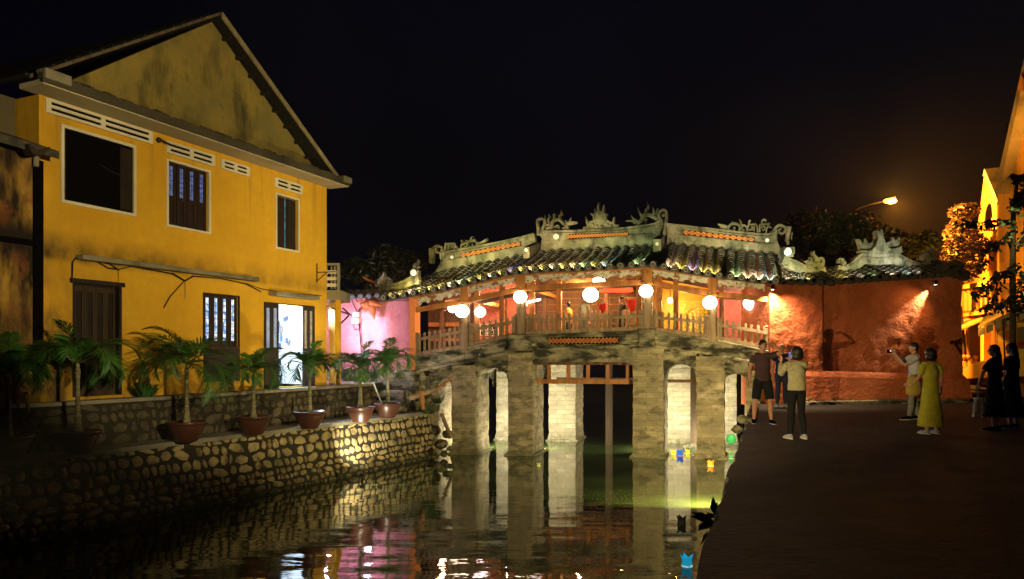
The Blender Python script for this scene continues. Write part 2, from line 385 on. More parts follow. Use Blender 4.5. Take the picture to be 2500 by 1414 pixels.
def rubble(f, t0, t1, z0, z1, sz, rr, mort=None):
    """stones laid in uneven courses on the surface f(t, h, out)"""
    mb = MB(); z = z0
    while z < z1-.04:
        h = rr.uniform(.6,1.25)*sz; h = min(h, z1-z); t = t0+rr.uniform(-.1,.1)
        while t < t1:
            wd = rr.choice((.45,.7,.9,1.1,1.4,2.0))*rr.uniform(.85,1.15)*sz
            if rr.random() < .07: t += wd*.3; continue
            n = rr.choice((6,7,7,8)); cx, cz = t+wd/2, z+h/2+rr.uniform(-.025,.025); a = rr.uniform(-.3,.3); e = rr.uniform(.65,.95)
            ring = []
            for k in range(n):
                th = 2*math.pi*k/n+rr.uniform(-.22,.22)+.3
                c, s_ = math.cos(th), math.sin(th); q = (abs(c)**4+abs(s_)**4)**(-1/4)*rr.uniform(.80,1.03)
                x, y = c*q*wd*.48*e**.2, s_*q*h*.485
                ring.append((cx+x*math.cos(a)-y*math.sin(a), cz+x*math.sin(a)+y*math.cos(a)))
            d = rr.uniform(.010,.034)
            v0 = [f(p[0], p[1], -.01) for p in ring]; v1 = [f(cx+(p[0]-cx)*.93, cz+(p[1]-cz)*.92, d) for p in ring]; v2 = [f(cx+(p[0]-cx)*.45, cz+(p[1]-cz)*.45, d+rr.uniform(0,.02)) for p in ring]
            mb.raw(v0+v1+v2, [(i,(i+1)%n,n+(i+1)%n,n+i) for i in range(n)]+[(n+i,n+(i+1)%n,2*n+(i+1)%n,2*n+i) for i in range(n)]+[tuple(2*n+k for k in range(n))])
            t += wd+.015
        z += h+.012
    return mb
ZL, ZU = -.32, .60
def flow(t, z, out):          # lower wall surface with a batter
    p, n, _ = poly_at(WL, t); back = .28*(z-ZW)/(ZL-ZW)
    q = p+n*(back-out); return (q.x, q.y, z)
mb = MB(); ts = [total*i/60 for i in range(61)]
vs = [flow(t, ZW-.6, 0) for t in ts]+[flow(t, ZL, 0) for t in ts]
mb.raw(vs, [(i,i+1,61+i+1,61+i) for i in range(60)])
cw = thing('canal_wall', flow(total*.5, ZL, 0), 'rubble stone retaining wall rising from the water on the left bank', 'wall')
mb.build('mortar', MORT, cw)
m2 = rubble(flow, 1.5, total, ZW-.1, ZL-.05, .215, random.Random(3)); m2.build('stonework', RUB, cw, smooth=False)
c_ = P(884, 1140, 18.7); c_.z = ZW+.16; t_ = thing('bank_spotlight', c_, 'small floodlight at the water line throwing a bright patch up the canal wall', 'floodlight')
mb = MB(); mb.tube([c_+Vector((0,0,-.3)), c_+Vector((0,0,.0))], .03, 6); mb.box(c_.x-.05, c_.x+.05, c_.y-.04, c_.y+.04, c_.z-.04, c_.z+.02); mb.build('housing', M('black_housing', (.01,.01,.01), .6).done(), t_)
spot('bank_beam', c_+Vector((.02,-.05,.06)), c_+Vector((-.16,.70,.62)), 600, (1,.90,.62), 85, .9, .03)
# ledge slab and upper wall
def off_line(d, z): return [flow(t, ZL, 0)[:2]+(z,) if d == 0 else tuple((Vector(flow(t, ZL, 0)[:2])+poly_at(WL, t)[1]*d))+(z,) for t in ts]
led = MB(); A = off_line(-.06, ZL+.02); B = off_line(1.9, ZL+.02); A2 = off_line(-.06, ZL-.07)
led.raw(A+B+A2, [(i,i+1,62+i,61+i) for i in range(60)]+[(i,i+1,122+i+1,122+i) for i in range(60)])
LEDM = plaster('ledge_cement', (.22,.20,.15), (.06,.055,.04), .8).done()
tag(led.build('terrace_ledge', LEDM), kind='structure')
def upd(t):                                              # depth of the ledge
    k = t/total; return .55+.75*max(0, (k-.45)/.55)
def fup(t, z, out):
    p = Vector(flow(t, ZL, 0)[:2])+poly_at(WL, t)[1]*(upd(t)+.12*(z-ZL)-out); return (p.x, p.y, z)
tu = total*.93
ts2 = [tu*i/50 for i in range(51)]
mb = MB(); mb.raw([fup(t, ZL-.1, 0) for t in ts2]+[fup(t, ZU-.04, 0) for t in ts2], [(i,i+1,52+i,51+i) for i in range(50)])
uw = thing('terrace_wall', fup(tu*.6, ZL, 0), 'dark rubble stone wall behind the potted palms under the yellow house', 'wall')
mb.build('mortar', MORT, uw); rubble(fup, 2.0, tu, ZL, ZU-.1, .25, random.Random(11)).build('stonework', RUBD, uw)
mb = MB(); a = [fup(t, ZU, .05) for t in ts2]; b = [fup(t, ZU-.07, .05) for t in ts2]; c = [(p[0]-5, p[1]+4.5, ZU) for p in a]
mb.raw(a+b+c, [(i,i+1,52+i,51+i) for i in range(50)]+[(i,i+1,103+i,102+i) for i in range(50)])
mb.raw([a[-1], (a[-1][0]+.3, a[-1][1]+8, ZU), (-20, 34, ZU), c[-1]], [(0,1,2,3)])
tag(mb.build('upper_terrace', LEDM), kind='structure')

# ------------------------------------------------------------------ YELLOW HOUSE
LA = 8.45; ZE = 6.36
yh = thing('yellow_house', HW((LA/2, 0, ZU)), 'two storey ochre yellow house with a mouldy gable above the canal wall', 'house')
def hrect(pl, n=0):       # px rect (x0,x1, ytop at x0, ybottom at x0) -> a0,a1,z0,z1
    x0, x1, yt, yb = pl; a0, zt = hp(x0, yt, n); _, zb = hp(x0, yb, n); a1, _ = hp(x1, yt, n); return a0, a1, zb, zt
OPEN = {'bigwin': hrect((155,325,312,488)), 'win2': hrect((410,509,393,548)), 'win3': hrect((675,727,475,603)),
        'door': hrect((177,297,690,958)), 'win4': hrect((498,581,718,845)), 'door2': hrect((646,765,740,946))}
def wall_with_holes(mb, a0, a1, z0, z1, holes, n0, n1):
    xs = sorted(set([a0,a1]+[h[0] for h in holes]+[h[1] for h in holes])); zs = sorted(set([z0,z1]+[h[2] for h in holes]+[h[3] for h in holes]))
    for i in range(len(xs)-1):
        for j in range(len(zs)-1):
            cx, cz = (xs[i]+xs[i+1])/2, (zs[j]+zs[j+1])/2
            if any(h[0] < cx < h[1] and h[2] < cz < h[3] for h in holes): continue
            mb.raw([(xs[i],n1,zs[j]),(xs[i+1],n1,zs[j]),(xs[i+1],n1,zs[j+1]),(xs[i],n1,zs[j+1])], [(0,1,2,3)])
    for h in holes:
        a, b, c, d = h
        for q in ([(a,n0,c),(b,n0,c),(b,n1,c),(a,n1,c)], [(a,n0,d),(b,n0,d),(b,n1,d),(a,n1,d)], [(a,n0,c),(a,n0,d),(a,n1,d),(a,n1,c)], [(b,n0,c),(b,n0,d),(b,n1,d),(b,n1,c)]): mb.raw(q, [(0,1,2,3)])
d2 = OPEN['door2']; z_ = max(d2[2], ZU); OPEN['door2'] = (d2[0], d2[1], ZU+.02, d2[3]); d1 = OPEN['door']; OPEN['door'] = (d1[0], d1[1], ZU+.06, d1[3])
mb = MB(HW); wall_with_holes(mb, 0, LA, ZU-.25, ZE, list(OPEN.values()), -.2, 0)
mb.raw([(0,0,ZU-.2),(0,-8,ZU-.2),(0,-8,ZE),(0,0,ZE)], [(0,1,2,3)]); mb.raw([(LA,0,ZU-.2),(LA,-8,ZU-.2),(LA,-8,ZE),(LA,0,ZE)], [(0,1,2,3)])
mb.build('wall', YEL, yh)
AP = (4.15, 9.50)
mb = MB(HW); mb.prism([(.15,ZE+.1),(LA-.1,ZE+.1),(LA-.1,ZE+.12),(AP[0],AP[1]-.08),(.15,ZE+.12)], -.2, 0); mb.build('gable', GAB, yh)
mb = MB(HW)                                             # cornice slab
mb.box(-.33, LA+.2, -.05, .62, ZE, ZE+.09); mb.build('soffit', SOF, yh)
mb = MB(HW); mb.box(-.36, LA+.23, .5, .66, ZE+.092, ZE+.20); mb.box(-.36, LA+.23, .622, .66, ZE+.025, ZE+.092)
for i in range(60):
    a = rnd.uniform(-.3, LA+.1); mb.box(a, a+rnd.uniform(.05,.25), .52, .665, ZE+.20, ZE+.21+rnd.uniform(0,.03))
mb.build('gutter', plaster('mossy_gutter', (.07,.06,.035), (.015,.013,.008), 1.3, .7).done(), yh)
for q_ in ((-.34,.16,.28),(LA-.1,LA+.28,.27)):
    mb = MB(HW); mb.box(q_[0], q_[1], .42, .70, ZE+.093, ZE+q_[2]); mb.build('gutter_end_block', CONC, yh, bevel=.02)
# roof: two slopes running back, tiles hinted by ribs, barge boards
mb = MB(HW)
sl, sr = (AP[1]-(ZE+.12))/(AP[0]+.35), (AP[1]-(ZE+.12))/(LA+.35-AP[0])
for (x0, z0, x1, z1) in ((-.35, ZE+.16, AP[0], AP[1]+.04), (LA+.35, ZE+.16, AP[0], AP[1]+.04)):
    mb.hexa([(x0,.24,z0),(x1,.24,z1),(x1,-8,z1),(x0,-8,z0),(x0,.24,z0+.06),(x1,.24,z1+.06),(x1,-8,z1+.06),(x0,-8,z0+.06)])
    for k in range(18):
        f = k/18; xa, za = x0+(x1-x0)*f, z0+(z1-z0)*f; mb.tube([(xa,.20,za+.06),(xa,-8,za+.06)], .04, 6)
mb.build('roof', flat('unlit_black_roof', (.016,.014,.011)), yh)  # near-black colour stands in for roof slopes without light
BARG = wood('barge_board_wood', (.32,.27,.15), (.20,.15,.07))
mb = MB(HW); mb.hexa([(LA+.35,.25,ZE+.12),(AP[0]+.05,.25,AP[1]-.02),(AP[0]+.05,.29,AP[1]-.02),(LA+.35,.29,ZE+.12),(LA+.35,.25,ZE+.26),(AP[0]+.05,.25,AP[1]+.13),(AP[0]+.05,.29,AP[1]+.13),(LA+.35,.29,ZE+.26)]); mb.build('barge_board', BARG, yh)
mb = MB(HW); mb.hexa([(-.35,.25,ZE+.14),(AP[0]-.02,.25,AP[1]+.02),(AP[0]-.02,.29,AP[1]+.02),(-.35,.29,ZE+.14),(-.35,.25,ZE+.21),(AP[0]-.02,.25,AP[1]+.09),(AP[0]-.02,.29,AP[1]+.09),(-.35,.29,ZE+.21)]); mb.build('barge_board', wood('dark_barge_board', (.13,.10,.06), (.07,.05,.03)), yh)
for k in range(9):
    mb = MB(HW); f = .12+k*.1; x = LA-(LA-AP[0])*f; z = ZE+.1+(AP[1]-ZE-.1)*f-.12; mb.box(x-.04, x+.04, .0, .24, z-.04, z+.04); mb.build('purlin', DOORW, yh)
# windows, frames, shutters
GLB = glow('lit_room_blue', (.28,.42,1), 1.0); GLW = glow('lit_room_white', (.75,.88,1), 2.6); GLG = glow('faint_room_light', (.08,.16,.34), .45)
def frame(name, h, wd, mat, n=.03, fill=None, fn=-.12):
    a, b, c, d = h; mb = MB(HW)
    mb.box(a-wd, a, -.02, n, c-wd, d+wd); mb.box(b, b+wd, -.02, n, c-wd, d+wd); mb.box(a, b, -.02, n, d, d+wd); mb.box(a, b, -.02, n, c-wd, c)
    return mb.build(name, mat, yh)
w1 = frame('window', OPEN['bigwin'], .06, WHT); a,b,c,d = OPEN['bigwin']
mb = MB(HW); mb.box(a, b, -.04, -.025, c, d); mb.build('black_opening_panel', BLK, w1)  # flush black panel stands in for the unlit room
mb = MB(HW); mb.box(b-.30, b-.03, -.02, -.01, c+.05, d-.05); mb.build('shutter', DOORW, w1)
mb = MB(HW); mb.box(a+.02, a+.06, -.02, -.01, c, d); mb.build('shutter', DOORW, w1)
mb = MB(HW); mb.tube([(a+(b-a)*.5,0,c+(d-c)*.62),(a+(b-a)*.7,0,c+(d-c)*.55),(a+(b-a)*.95,0,c+(d-c)*.53)], .008, 5); mb.build('washing_line', IRON, w1)
def shutters(win, h, leaves, n, glass=True, gm=None, split=.55, open_=0):
    a, b, c, d = h; wd = (b-a)/leaves
    for i in range(leaves):
        x0, x1 = a+wd*i+.01, a+wd*(i+1)-.01; zs = c+(d-c)*(1-split)
        mb = MB(HW); st = wd*.27
        mb.box(x0, x0+st, n-.04, n, c, d); mb.box(x1-st, x1, n-.04, n, c, d); mb.box(x0+st, x1-st, n-.04, n, d-.07, d); mb.box(x0+st, x1-st, n-.04, n, zs-.06, zs+.04); mb.box(x0+st, x1-st, n-.04, n, c, c+.08)
        mb.box(x0+st, x1-st, n-.035, n-.02, c+.08, zs-.06)
        s = mb.build('shutter', SHUT, win)
        if gm:
            g = MB(HW); g.box(x0+st, x1-st, n-.032, n-.024, zs+.04, d-.07); g.build('pane', gm, s)
            g = MB(HW)
            for q in range(1,6): z = zs+.04+(d-.11-zs)*q/6; g.box(x0+st, x1-st, n-.022, n-.018, z, z+.012)
            g.box((x0+x1)/2-.004, (x0+x1)/2+.004, n-.022, n-.018, zs+.04, d-.07); g.build('grille', IRON, s)
def mk_pane(name, c1, c2, st):
    m = M(name, (.1,.1,.1), .3); n = m.N('ShaderNodeTexNoise'); n.inputs['Scale'].default_value = 9; m.L(m.pos, n.inputs['Vector'])
    r = m.N('ShaderNodeValToRGB'); r.color_ramp.elements[0].position=.4; r.color_ramp.elements[0].color = lin(c1); r.color_ramp.elements[1].position=.6; r.color_ramp.elements[1].color = lin(c2)
    m.L(n.outputs['Fac'], r.inputs[0]); m.L(r.outputs[0], m.b.inputs['Emission Color']); m.b.inputs['Emission Strength'].default_value = st; return m.done()
PB = mk_pane('dim_blue_room', (.03,.07,.25), (.10,.20,.55), .55); PW = mk_pane('bright_shop_room', (.05,.25,.60), (.9,.95,1), 1.5)
w2 = frame('window', OPEN['win2'], .05, WHT); shutters(w2, OPEN['win2'], 4, -.06, gm=PB, split=.55)
w3 = frame('window', OPEN['win3'], .05, WHT); a,b,c,d = OPEN['win3']; wd = (b-a)/2
for s in (0, 1):
    mb = MB(HW); x0 = a+s*wd+.015+s*.02; x1 = a+(s+1)*wd-.02-(1-s)*.02; mb.box(x0, x1, -.1, -.06, c+.02, d-.02); mb.box(x0+.03,x1-.03,-.055,-.045,c+.15,(c+d)/2-.05); mb.box(x0+.03,x1-.03,-.055,-.045,(c+d)/2+.05,d-.15); mb.build('shutter', DOORW, w3, bevel=.006)
mb = MB(HW); mb.box(a, b, -.19, -.17, c, d); mb.build('pane', mk_pane('teal_room', (.02,.12,.14), (.10,.35,.42), .8), w3)
w4 = frame('window', OPEN['win4'], .035, DOORW); shutters(w4, OPEN['win4'], 4, -.03, gm=PW, split=.92)
mb = MB(HW); a,b,c,d = OPEN['win4']; mb.box(a-.02, b+.02, .0, .05, c-.85, c-.04); mb.box(a+.05,b-.05,.05,.06,c-.75,c-.12); mb.build('lower_shutter', DOORW, w4, bevel=.006)
# panelled door
a,b,c,d = OPEN['door']; dr = MB(HW); dr.box(a, b, -.16, -.12, c, d); dr.box(a-.06,b+.06,-.04,.03,d,d+.09); dr.box(b-.06,b,-.1,.01,c,d); dr.box(a,a+.05,-.1,.01,c,d)
dr = dr.build('door', DOORW, yh)
for i in range(4):
    x0 = a+.08+(b-a-.16)*i/4; x1 = a+.08+(b-a-.16)*(i+1)/4
    mb = MB(HW); st = .05
    mb.box(x0,x0+st,-.12,-.08,c,d-.05); mb.box(x1-st,x1-.01,-.12,-.08,c,d-.05); mb.box(x0+st,x1-st,-.12,-.085,c+(d-c)*.35,c+(d-c)*.39); mb.box(x0+st,x1-st,-.12,-.085,d-.15,d-.05); mb.box(x0+st,x1-st,-.12,-.085,c,c+.12)
    mb.build('door_leaf', wood('panel_wood', (.045,.028,.013), (.025,.016,.008)), dr, bevel=.004)
# lit shop door
a,b,c,d = OPEN['door2']; sd = frame('shop_door', OPEN['door2'], .03, DOORW)
def leaf(x0, x1, y0, y1, gm):
    n = 2; mb = MB(HW); 
    def Q(s, z, o=0): return (x0+(x1-x0)*s, y0+(y1-y0)*s+o, z)
    def bar(s0, s1, z0, z1, t=.035): mb.hexa([Q(s0,z0),Q(s1,z0),Q(s1,z0,-t),Q(s0,z0,-t),Q(s0,z1),Q(s1,z1),Q(s1,z1,-t),Q(s0,z1,-t)])
    zm = c+(d-c)*.47
    for k in range(n):
        s0, s1 = k/n, (k+1)/n; e = .27/n
        bar(s0, s0+e, c, d); bar(s1-e, s1, c, d); bar(s0+e, s1-e, c, zm); bar(s0+e, s1-e, d-.12, d)
    o = mb.build('door_leaf', SHUT, sd)
    g = MB(HW)
    for k in range(n):
        s0, s1 = k/n, (k+1)/n; e = .27/n; g.hexa([Q(s0+e,zm,-.01),Q(s1-e,zm,-.01),Q(s1-e,zm,-.02),Q(s0+e,zm,-.02),Q(s0+e,d-.12,-.01),Q(s1-e,d-.12,-.01),Q(s1-e,d-.12,-.02),Q(s0+e,d-.12,-.02)])
    g.build('pane', gm, o)
leaf(a, a+.42, .0, .10, mk_pane('pale_pane', (.25,.35,.5), (.45,.55,.7), .6)); leaf(b-.58, b, .12, .02, mk_pane('warm_pane', (.35,.28,.12), (.8,.62,.25), .5))
mb = MB(HW); mb.box(a,b,-2.2,-2.15,c,d+.3); mb.box(a-.3,a-.25,-2.2,-.2,c,d+.3); mb.box(LA-.1,LA-.06,-2.2,-.2,c,d+.3); mb.box(a-.3,LA-.06,-2.2,-.2,c-.06,c-.02); mb.box(a-.3,LA-.06,-2.2,-.2,d+.3,d+.34)
mb.build('shop_room', flat('white_shop_wall', (.75,.78,.80)), sd)
mb = MB(HW); rr = random.Random(5)
for i in range(34):
    x = rr.uniform(a+.3,b+.3); z = rr.uniform(c,d-.3); n = rr.uniform(-1.9,-1.0); mb.box(x, x+rr.uniform(.05,.16), n, n+.05, z, z+rr.uniform(.06,.3))
for z in (c+.5,c+1.0,c+1.5): mb.box(a,b+.5,-2.1,-1.8,z,z+.03)
mb.build('shelf_goods', flat('dark_blue_goods', (.04,.07,.16)), sd)
mb = MB(HW); mb.ball(((a+b)/2-.1,-.9,d-.35), .2, .2, .12); mb.build('ceiling_lamp', glow('lamp_white', (.9,.95,1), 14), sd)
point('shop_light', HW(((a+b)/2, -.7, d-.6)), 620, (.66,.83,1), .15)
# vents
def vent(x0, x1, yt, yb, rows, cols):
    a0, a1, z0, z1 = hrect((x0,x1,yt,yb)); mb = MB(HW); t = (z1-z0)/(rows*2+1)
    for i in range(rows+1): mb.box(a0, a1, .0, .045, z0+2*i*t, z0+(2*i+1)*t)
    for i in range(cols+1): x = a0+(a1-a0)*i/cols; mb.box(x-.05, x+.05, .0, .04, z0+.01, z1-.01)
    v = mb.build('vent', WHT, yh); mb = MB(HW); mb.box(a0, a1, .003, .008, z0, z1); mb.build('vent_slot', REC, v)
vent(116,366,240,276,2,2); vent(409,519,344,374,2,2); vent(542,604,388,413,2,2); vent(673,734,433,458,2,2)
# ledges, brackets, cables, tube-light hood
mb = MB(HW); a0, z0 = hp(185, 622); a1, _ = hp(618, 690); 
mb.box(a0, a1, 0, .22, z0-.10, z0); mb.build('ledge', CONC, yh, bevel=.02)
mb = MB(HW); a0, z0 = hp(655, 716); a1, _ = hp(760, 716); mb.box(a0, a1, 0, .30, z0-.06, z0+.04); mb.build('door_canopy', CONC, yh, bevel=.01)
def cable(pts, r=.012, nm='cable'):
    q = [hp(x,y,.06) for x,y in pts]; mb = MB(HW); mb.tube([(a,.06,z) for a,z in q], r, 5); mb.build(nm, CABLE, yh)
cable([(177,690),(178,640),(185,630),(240,638),(270,645),(290,660)]); cable([(240,640),(265,655),(290,658),(320,650),(420,668),(450,685)]); cable([(400,752),(415,725),(448,688),(470,674),(540,680),(600,693),(637,712)])
cable([(420,667),(452,686),(470,675)], .018); cable([(600,692),(640,706),(700,715),(785,722)], .009); cable([(452,686),(452,728)], .005); cable([(290,660),(290,690)], .005)
mb = MB(HW); a0, z0 = hp(388, 342, .05); mb.tube([(a0,0,z0),(a0,.1,z0),(a0+.25,.12,z0-.05)], .025, 6); mb.ball((a0,.05,z0), .06); mb.build('bracket', IRON, yh)
mb = MB(HW); a0, z0 = hp(772, 665, .0); mb.tube([(a0,.03,z0+.25),(a0,.03,z0-.3)], .015, 5); mb.tube([(a0,.03,z0),(a0+.1,.6,z0)], .015, 5); mb.tube([(a0,.03,z0-.25),(a0+.05,.35,z0)], .012, 5); mb.build('sign_bracket', IRON, yh)
# side gallery at the right corner: columns, balcony
def gal(px0, px1, y0, y1, n0, n1, nm, mat):
    a0, z1 = hp(px0, y0, n0); a1, _ = hp(px1, y0, n0); _, z0 = hp(px0, y1, n0); mb = MB(HW); mb.box(a0, a1, n0-n1, n0, z0, z1); return mb.build(nm, mat, yh, bevel=.01)
gz = .58
def pbox(px0, px1, y0, y1, Y, th, nm, mat, par, bevel=.01):
    a = P(px0, y1, Y); b = P(px1, y0, Y); mb = MB(); mb.box(a.x, b.x, Y, Y+th, a.z, b.z); return mb.build(nm, mat, par, bevel=bevel)
YB = 21.9
pbox(786, 830, 708, 732, YB, 1.4, 'balcony_beam', CONC, yh); pbox(819, 830, 732, 943, YB, .16, 'column', YEL, yh); pbox(803, 818, 733, 943, YB+1.1, .2, 'column', flat('pale_yellow_paint', (.70,.55,.14)), yh)
pbox(786, 828, 642, 648, YB, .12, 'balcony_rail', CONC, yh); pbox(822, 828, 648, 708, YB, .14, 'balcony_post', CONC, yh)
for yy in (660, 676, 692): pbox(787, 821, yy, yy+8, YB+.02, .08, 'balcony_slat', WHT, yh)
for i, xx in enumerate((795, 807, 815)): pbox(xx, xx+4, 650, 705, YB+.03, .06, 'balcony_slat', CONC, yh)
# awning struts behind the gallery
mb = MB(); mb.hexa([P(786,745,23.2),P(852,770,22.6),P(852,770,23.4),P(786,745,24.4),P(786,741,23.2),P(853,766,22.6),P(853,766,23.4),P(786,741,24.4)])
aw = mb.build('awning', flat('dark_corrugated_sheet', (.05,.055,.075), .4), org=P(820,770,23)); tag(aw, 'small dark sheet awning on a strut beside the pink wall', 'awning')
mb = MB(); mb.tube([P(852,770,22.7),P(832,790,22.7)], .03, 5); mb.tube([P(836,752,22.7),P(858,771,22.7)], .025, 5); mb.build('strut', IRON, aw)

# neighbour at far left
oh = thing('old_house', HW((-2, .1, ZU)), 'dark mould stained plaster house end at the far left edge', 'house')
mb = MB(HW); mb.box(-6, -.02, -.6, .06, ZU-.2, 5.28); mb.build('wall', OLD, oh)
mb = MB(HW); mb.box(-.16, .02, .062, .10, 1.0, 5.1); mb.box(-6,-.02,.062,.14,3.50,3.60); mb.build('mould_band', BLK, oh)
mb = MB(HW); mb.hexa([(-6,.5,5.35),(.05,.5,5.10),(.05,-3,6.3),(-6,-3,6.5),(-6,.5,5.52),(.05,.5,5.25),(.05,-3,6.45),(-6,-3,6.7)]); mb.build('roof', TILE, oh)
mb = MB(HW); a0, z0 = hp(62, 352, .5); a1, _ = hp(112, 352, .5); mb.stroke([(a0,z0),(a0+.08,z0-.12),(a1-.15,z0-.10),(a1,z0+.02)], [.04,.1,.1,.03], .35, .62); mb.build('gutter_spout', IRON, oh)
mb = MB(HW); a0, z0 = hp(88, 360, .15); mb.tube([(a0,.15,z0),(a0,.15,z0-.35)], .05, 8); mb.build('pipe', CONC, oh)
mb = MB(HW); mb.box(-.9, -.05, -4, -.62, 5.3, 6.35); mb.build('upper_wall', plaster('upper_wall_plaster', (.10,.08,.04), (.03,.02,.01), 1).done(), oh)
# ------------------------------------------------------------------ COVERED BRIDGE
def line(pts, v):
    q = sorted(bp(x, y, v) for x, y in pts)
    def f(u):
        if u <= q[0][0]: a, b = q[0], q[1]
        elif u >= q[-1][0]: a, b = q[-2], q[-1]
        else:
            for i in range(len(q)-1):
                if q[i][0] <= u <= q[i+1][0]: a, b = q[i], q[i+1]; break
        return a[1]+(b[1]-a[1])*(u-a[0])/(b[0]-a[0])
    return f
f_deck = line([(1010,872),(1137,849),(1273,818),(1582,806),(1740,827),(1880,856)], 0)
f_rail = line([(1022,829),(1137,808),(1273,783),(1582,772),(1740,790),(1874,813)], 0)
f_beam = line([(1016,757),(1137,735),(1273,704),(1582,688),(1738,717),(1873,731)], 0)
f_board = line([(1016,729),(1137,701),(1273,673),(1582,656),(1738,679),(1873,692)], 0)
f_eave = line([(925,730),(973,723),(1014,716),(1094,702),(1183,680),(1240,666),(1338,658),(1439,654),(1587,645),(1656,658),(1758,674),(1862,686),(1900,688)], -.75)
f_ridge = line([(1040,676),(1098,658),(1290,620),(1335,612),(1600,598),(1640,594),(1846,614),(1930,622)], 2.75)
ub = lambda px, v=0: bu(px, v)
br = thing('covered_bridge', BW((0, 2.7, 0)), 'old roofed stone and timber bridge lit with globe lanterns across the canal', 'bridge')
PW_ = 5.5
# stone piers
def pier(px0, px1, v0, v1, mat, ztop, nm='pier'): pier_uv(ub(px0), ub(px1), v0, v1, mat, ztop, nm)
def pier_uv(u0, u1, v0, v1, mat, ztop, nm='pier'):
    rr = random.Random(int(u0*97+v0*13)); mb = MB(BW); n = 9; rows = 22; vs = []; fs = []
    z0 = ZW-.5
    for j in range(rows+1):
        z = z0+(ztop-z0)*j/rows; e = .035 if z < ZW+.18 else 0
        ring = [(u0-e,v0-e),((u0+u1)/2,v0-e),(u1+e,v0-e),(u1+e,(v0+v1)/2),(u1+e,v1+e),((u0+u1)/2,v1+e),(u0-e,v1+e),(u0-e,(v0+v1)/2)]
        for q in ring: vs.append((q[0]+rr.uniform(-.018,.018), q[1]+rr.uniform(-.018,.018), z))
    for j in range(rows):
        for k in range(8): fs.append((j*8+k, j*8+(k+1)%8, (j+1)*8+(k+1)%8, (j+1)*8+k))
    fs.append(tuple(range(rows*8, rows*8+8))); mb.raw(vs, fs); p = mb.build(nm, mat, br)
    mb = MB(BW); mb.box(u0-.10, u1+.10, v0-.10, v1+.10, ZW-.4, ZW+.06); mb.build('footing', mat, p, bevel=.03)
FP = [(1103,1160),(1240,1300),(1545,1620),(1700,1768)]; sp0 = 1.35
spring = [zat(y, 23) for y in (935,925,925,925)]
for (a, b) in FP: pier(a, b, 0, sp0, PIER, f_deck((ub(a)+ub(b))/2)-.55)
for (a, b) in [(1212,1264),(1340,1405),(1630,1692),(1766,1798)]: pier_uv(bu(a,4.1), bu(b,4.1), 4.1, 5.5, PIERL, 1.3)
pier(1010, 1050, .2, 5.5, PIER, 1.0, 'abutment'); pier(1822, 1900, .25, 5.5, PIER, 1.0, 'abutment')
# arched spandrels
def arch(px0, px1, ytop, yspring, v0, v1, mat=STON, flatc=False):
    u0, u1 = ub(px0), ub(px1); zt = zat(ytop, BO.y); zs = zat(yspring, BO.y); n = 14; mb = MB(BW); low = []
    for i in range(n+1):
        u = u0+(u1-u0)*i/n; s = abs(2*i/n-1)
        z = zs+(zt-zs)*(1-s**(2.6 if not flatc else 9))**(.5 if not flatc else .35); low.append((u, z))
    up = [(u, f_deck(u)-.50) for u, _ in low]
    mb.prism(low+up[::-1], v0, v1); mb.build('spandrel', mat, br)
for v0, v1 in ((.02, sp0-.02), (4.12, 5.45)):
    arch(1048, 1104, 922, 960, v0, v1); arch(1159, 1241, 899, 935, v0, v1); arch(1299, 1546, 884, 892, v0, v1, flatc=True); arch(1619, 1701, 890, 925, v0, v1); arch(1767, 1826, 912, 940, v0, v1)
# stone parapet courses following the deck
def course(px0, px1, zo0, zo1, v0, v1, nm, mat, bev=.02):
    n = 12; ks = [ub(px0)]+[ub(p) for p in (1137,1273,1582,1740) if px0 < p < px1]+[ub(px1)]; mb = MB(BW)
    for i in range(len(ks)-1):
        a, b = ks[i], ks[i+1]; mb.beam(a, f_deck(a)+zo0, f_deck(a)+zo1, b, f_deck(b)+zo0, f_deck(b)+zo1, v0, v1)
    return mb.build(nm, mat, br, bevel=bev)
course(1010, 1880, -.52, -.42, -.10, PW_, 'stone_course', STON); course(1010, 1880, -.42, -.36, -.04, PW_, 'stone_course', STON)
course(1010, 1880, -.36, -.07, -.07, .35, 'parapet_stone', STON); course(1010, 1880, -.07, 0, -.12, .4, 'coping', STON)
course(1010, 1880, -.46, -.38, .36, PW_-.1, 'deck', DWD)
for a, b in ((1245,1292),(1562,1600)):
    u0, u1 = ub(a), ub(b); d = f_deck((u0+u1)/2); mb = MB(BW)
    mb.box(u0, u1, -.17, .3, d-.42, d-.09); mb.box(u0-.03, u1+.03, -.20, .3, d-.10, d+.01); mb.box(u0-.03, u1+.03, -.20, .3, d-.50, d-.41); mb.build('pedestal', STON, br, bevel=.012)
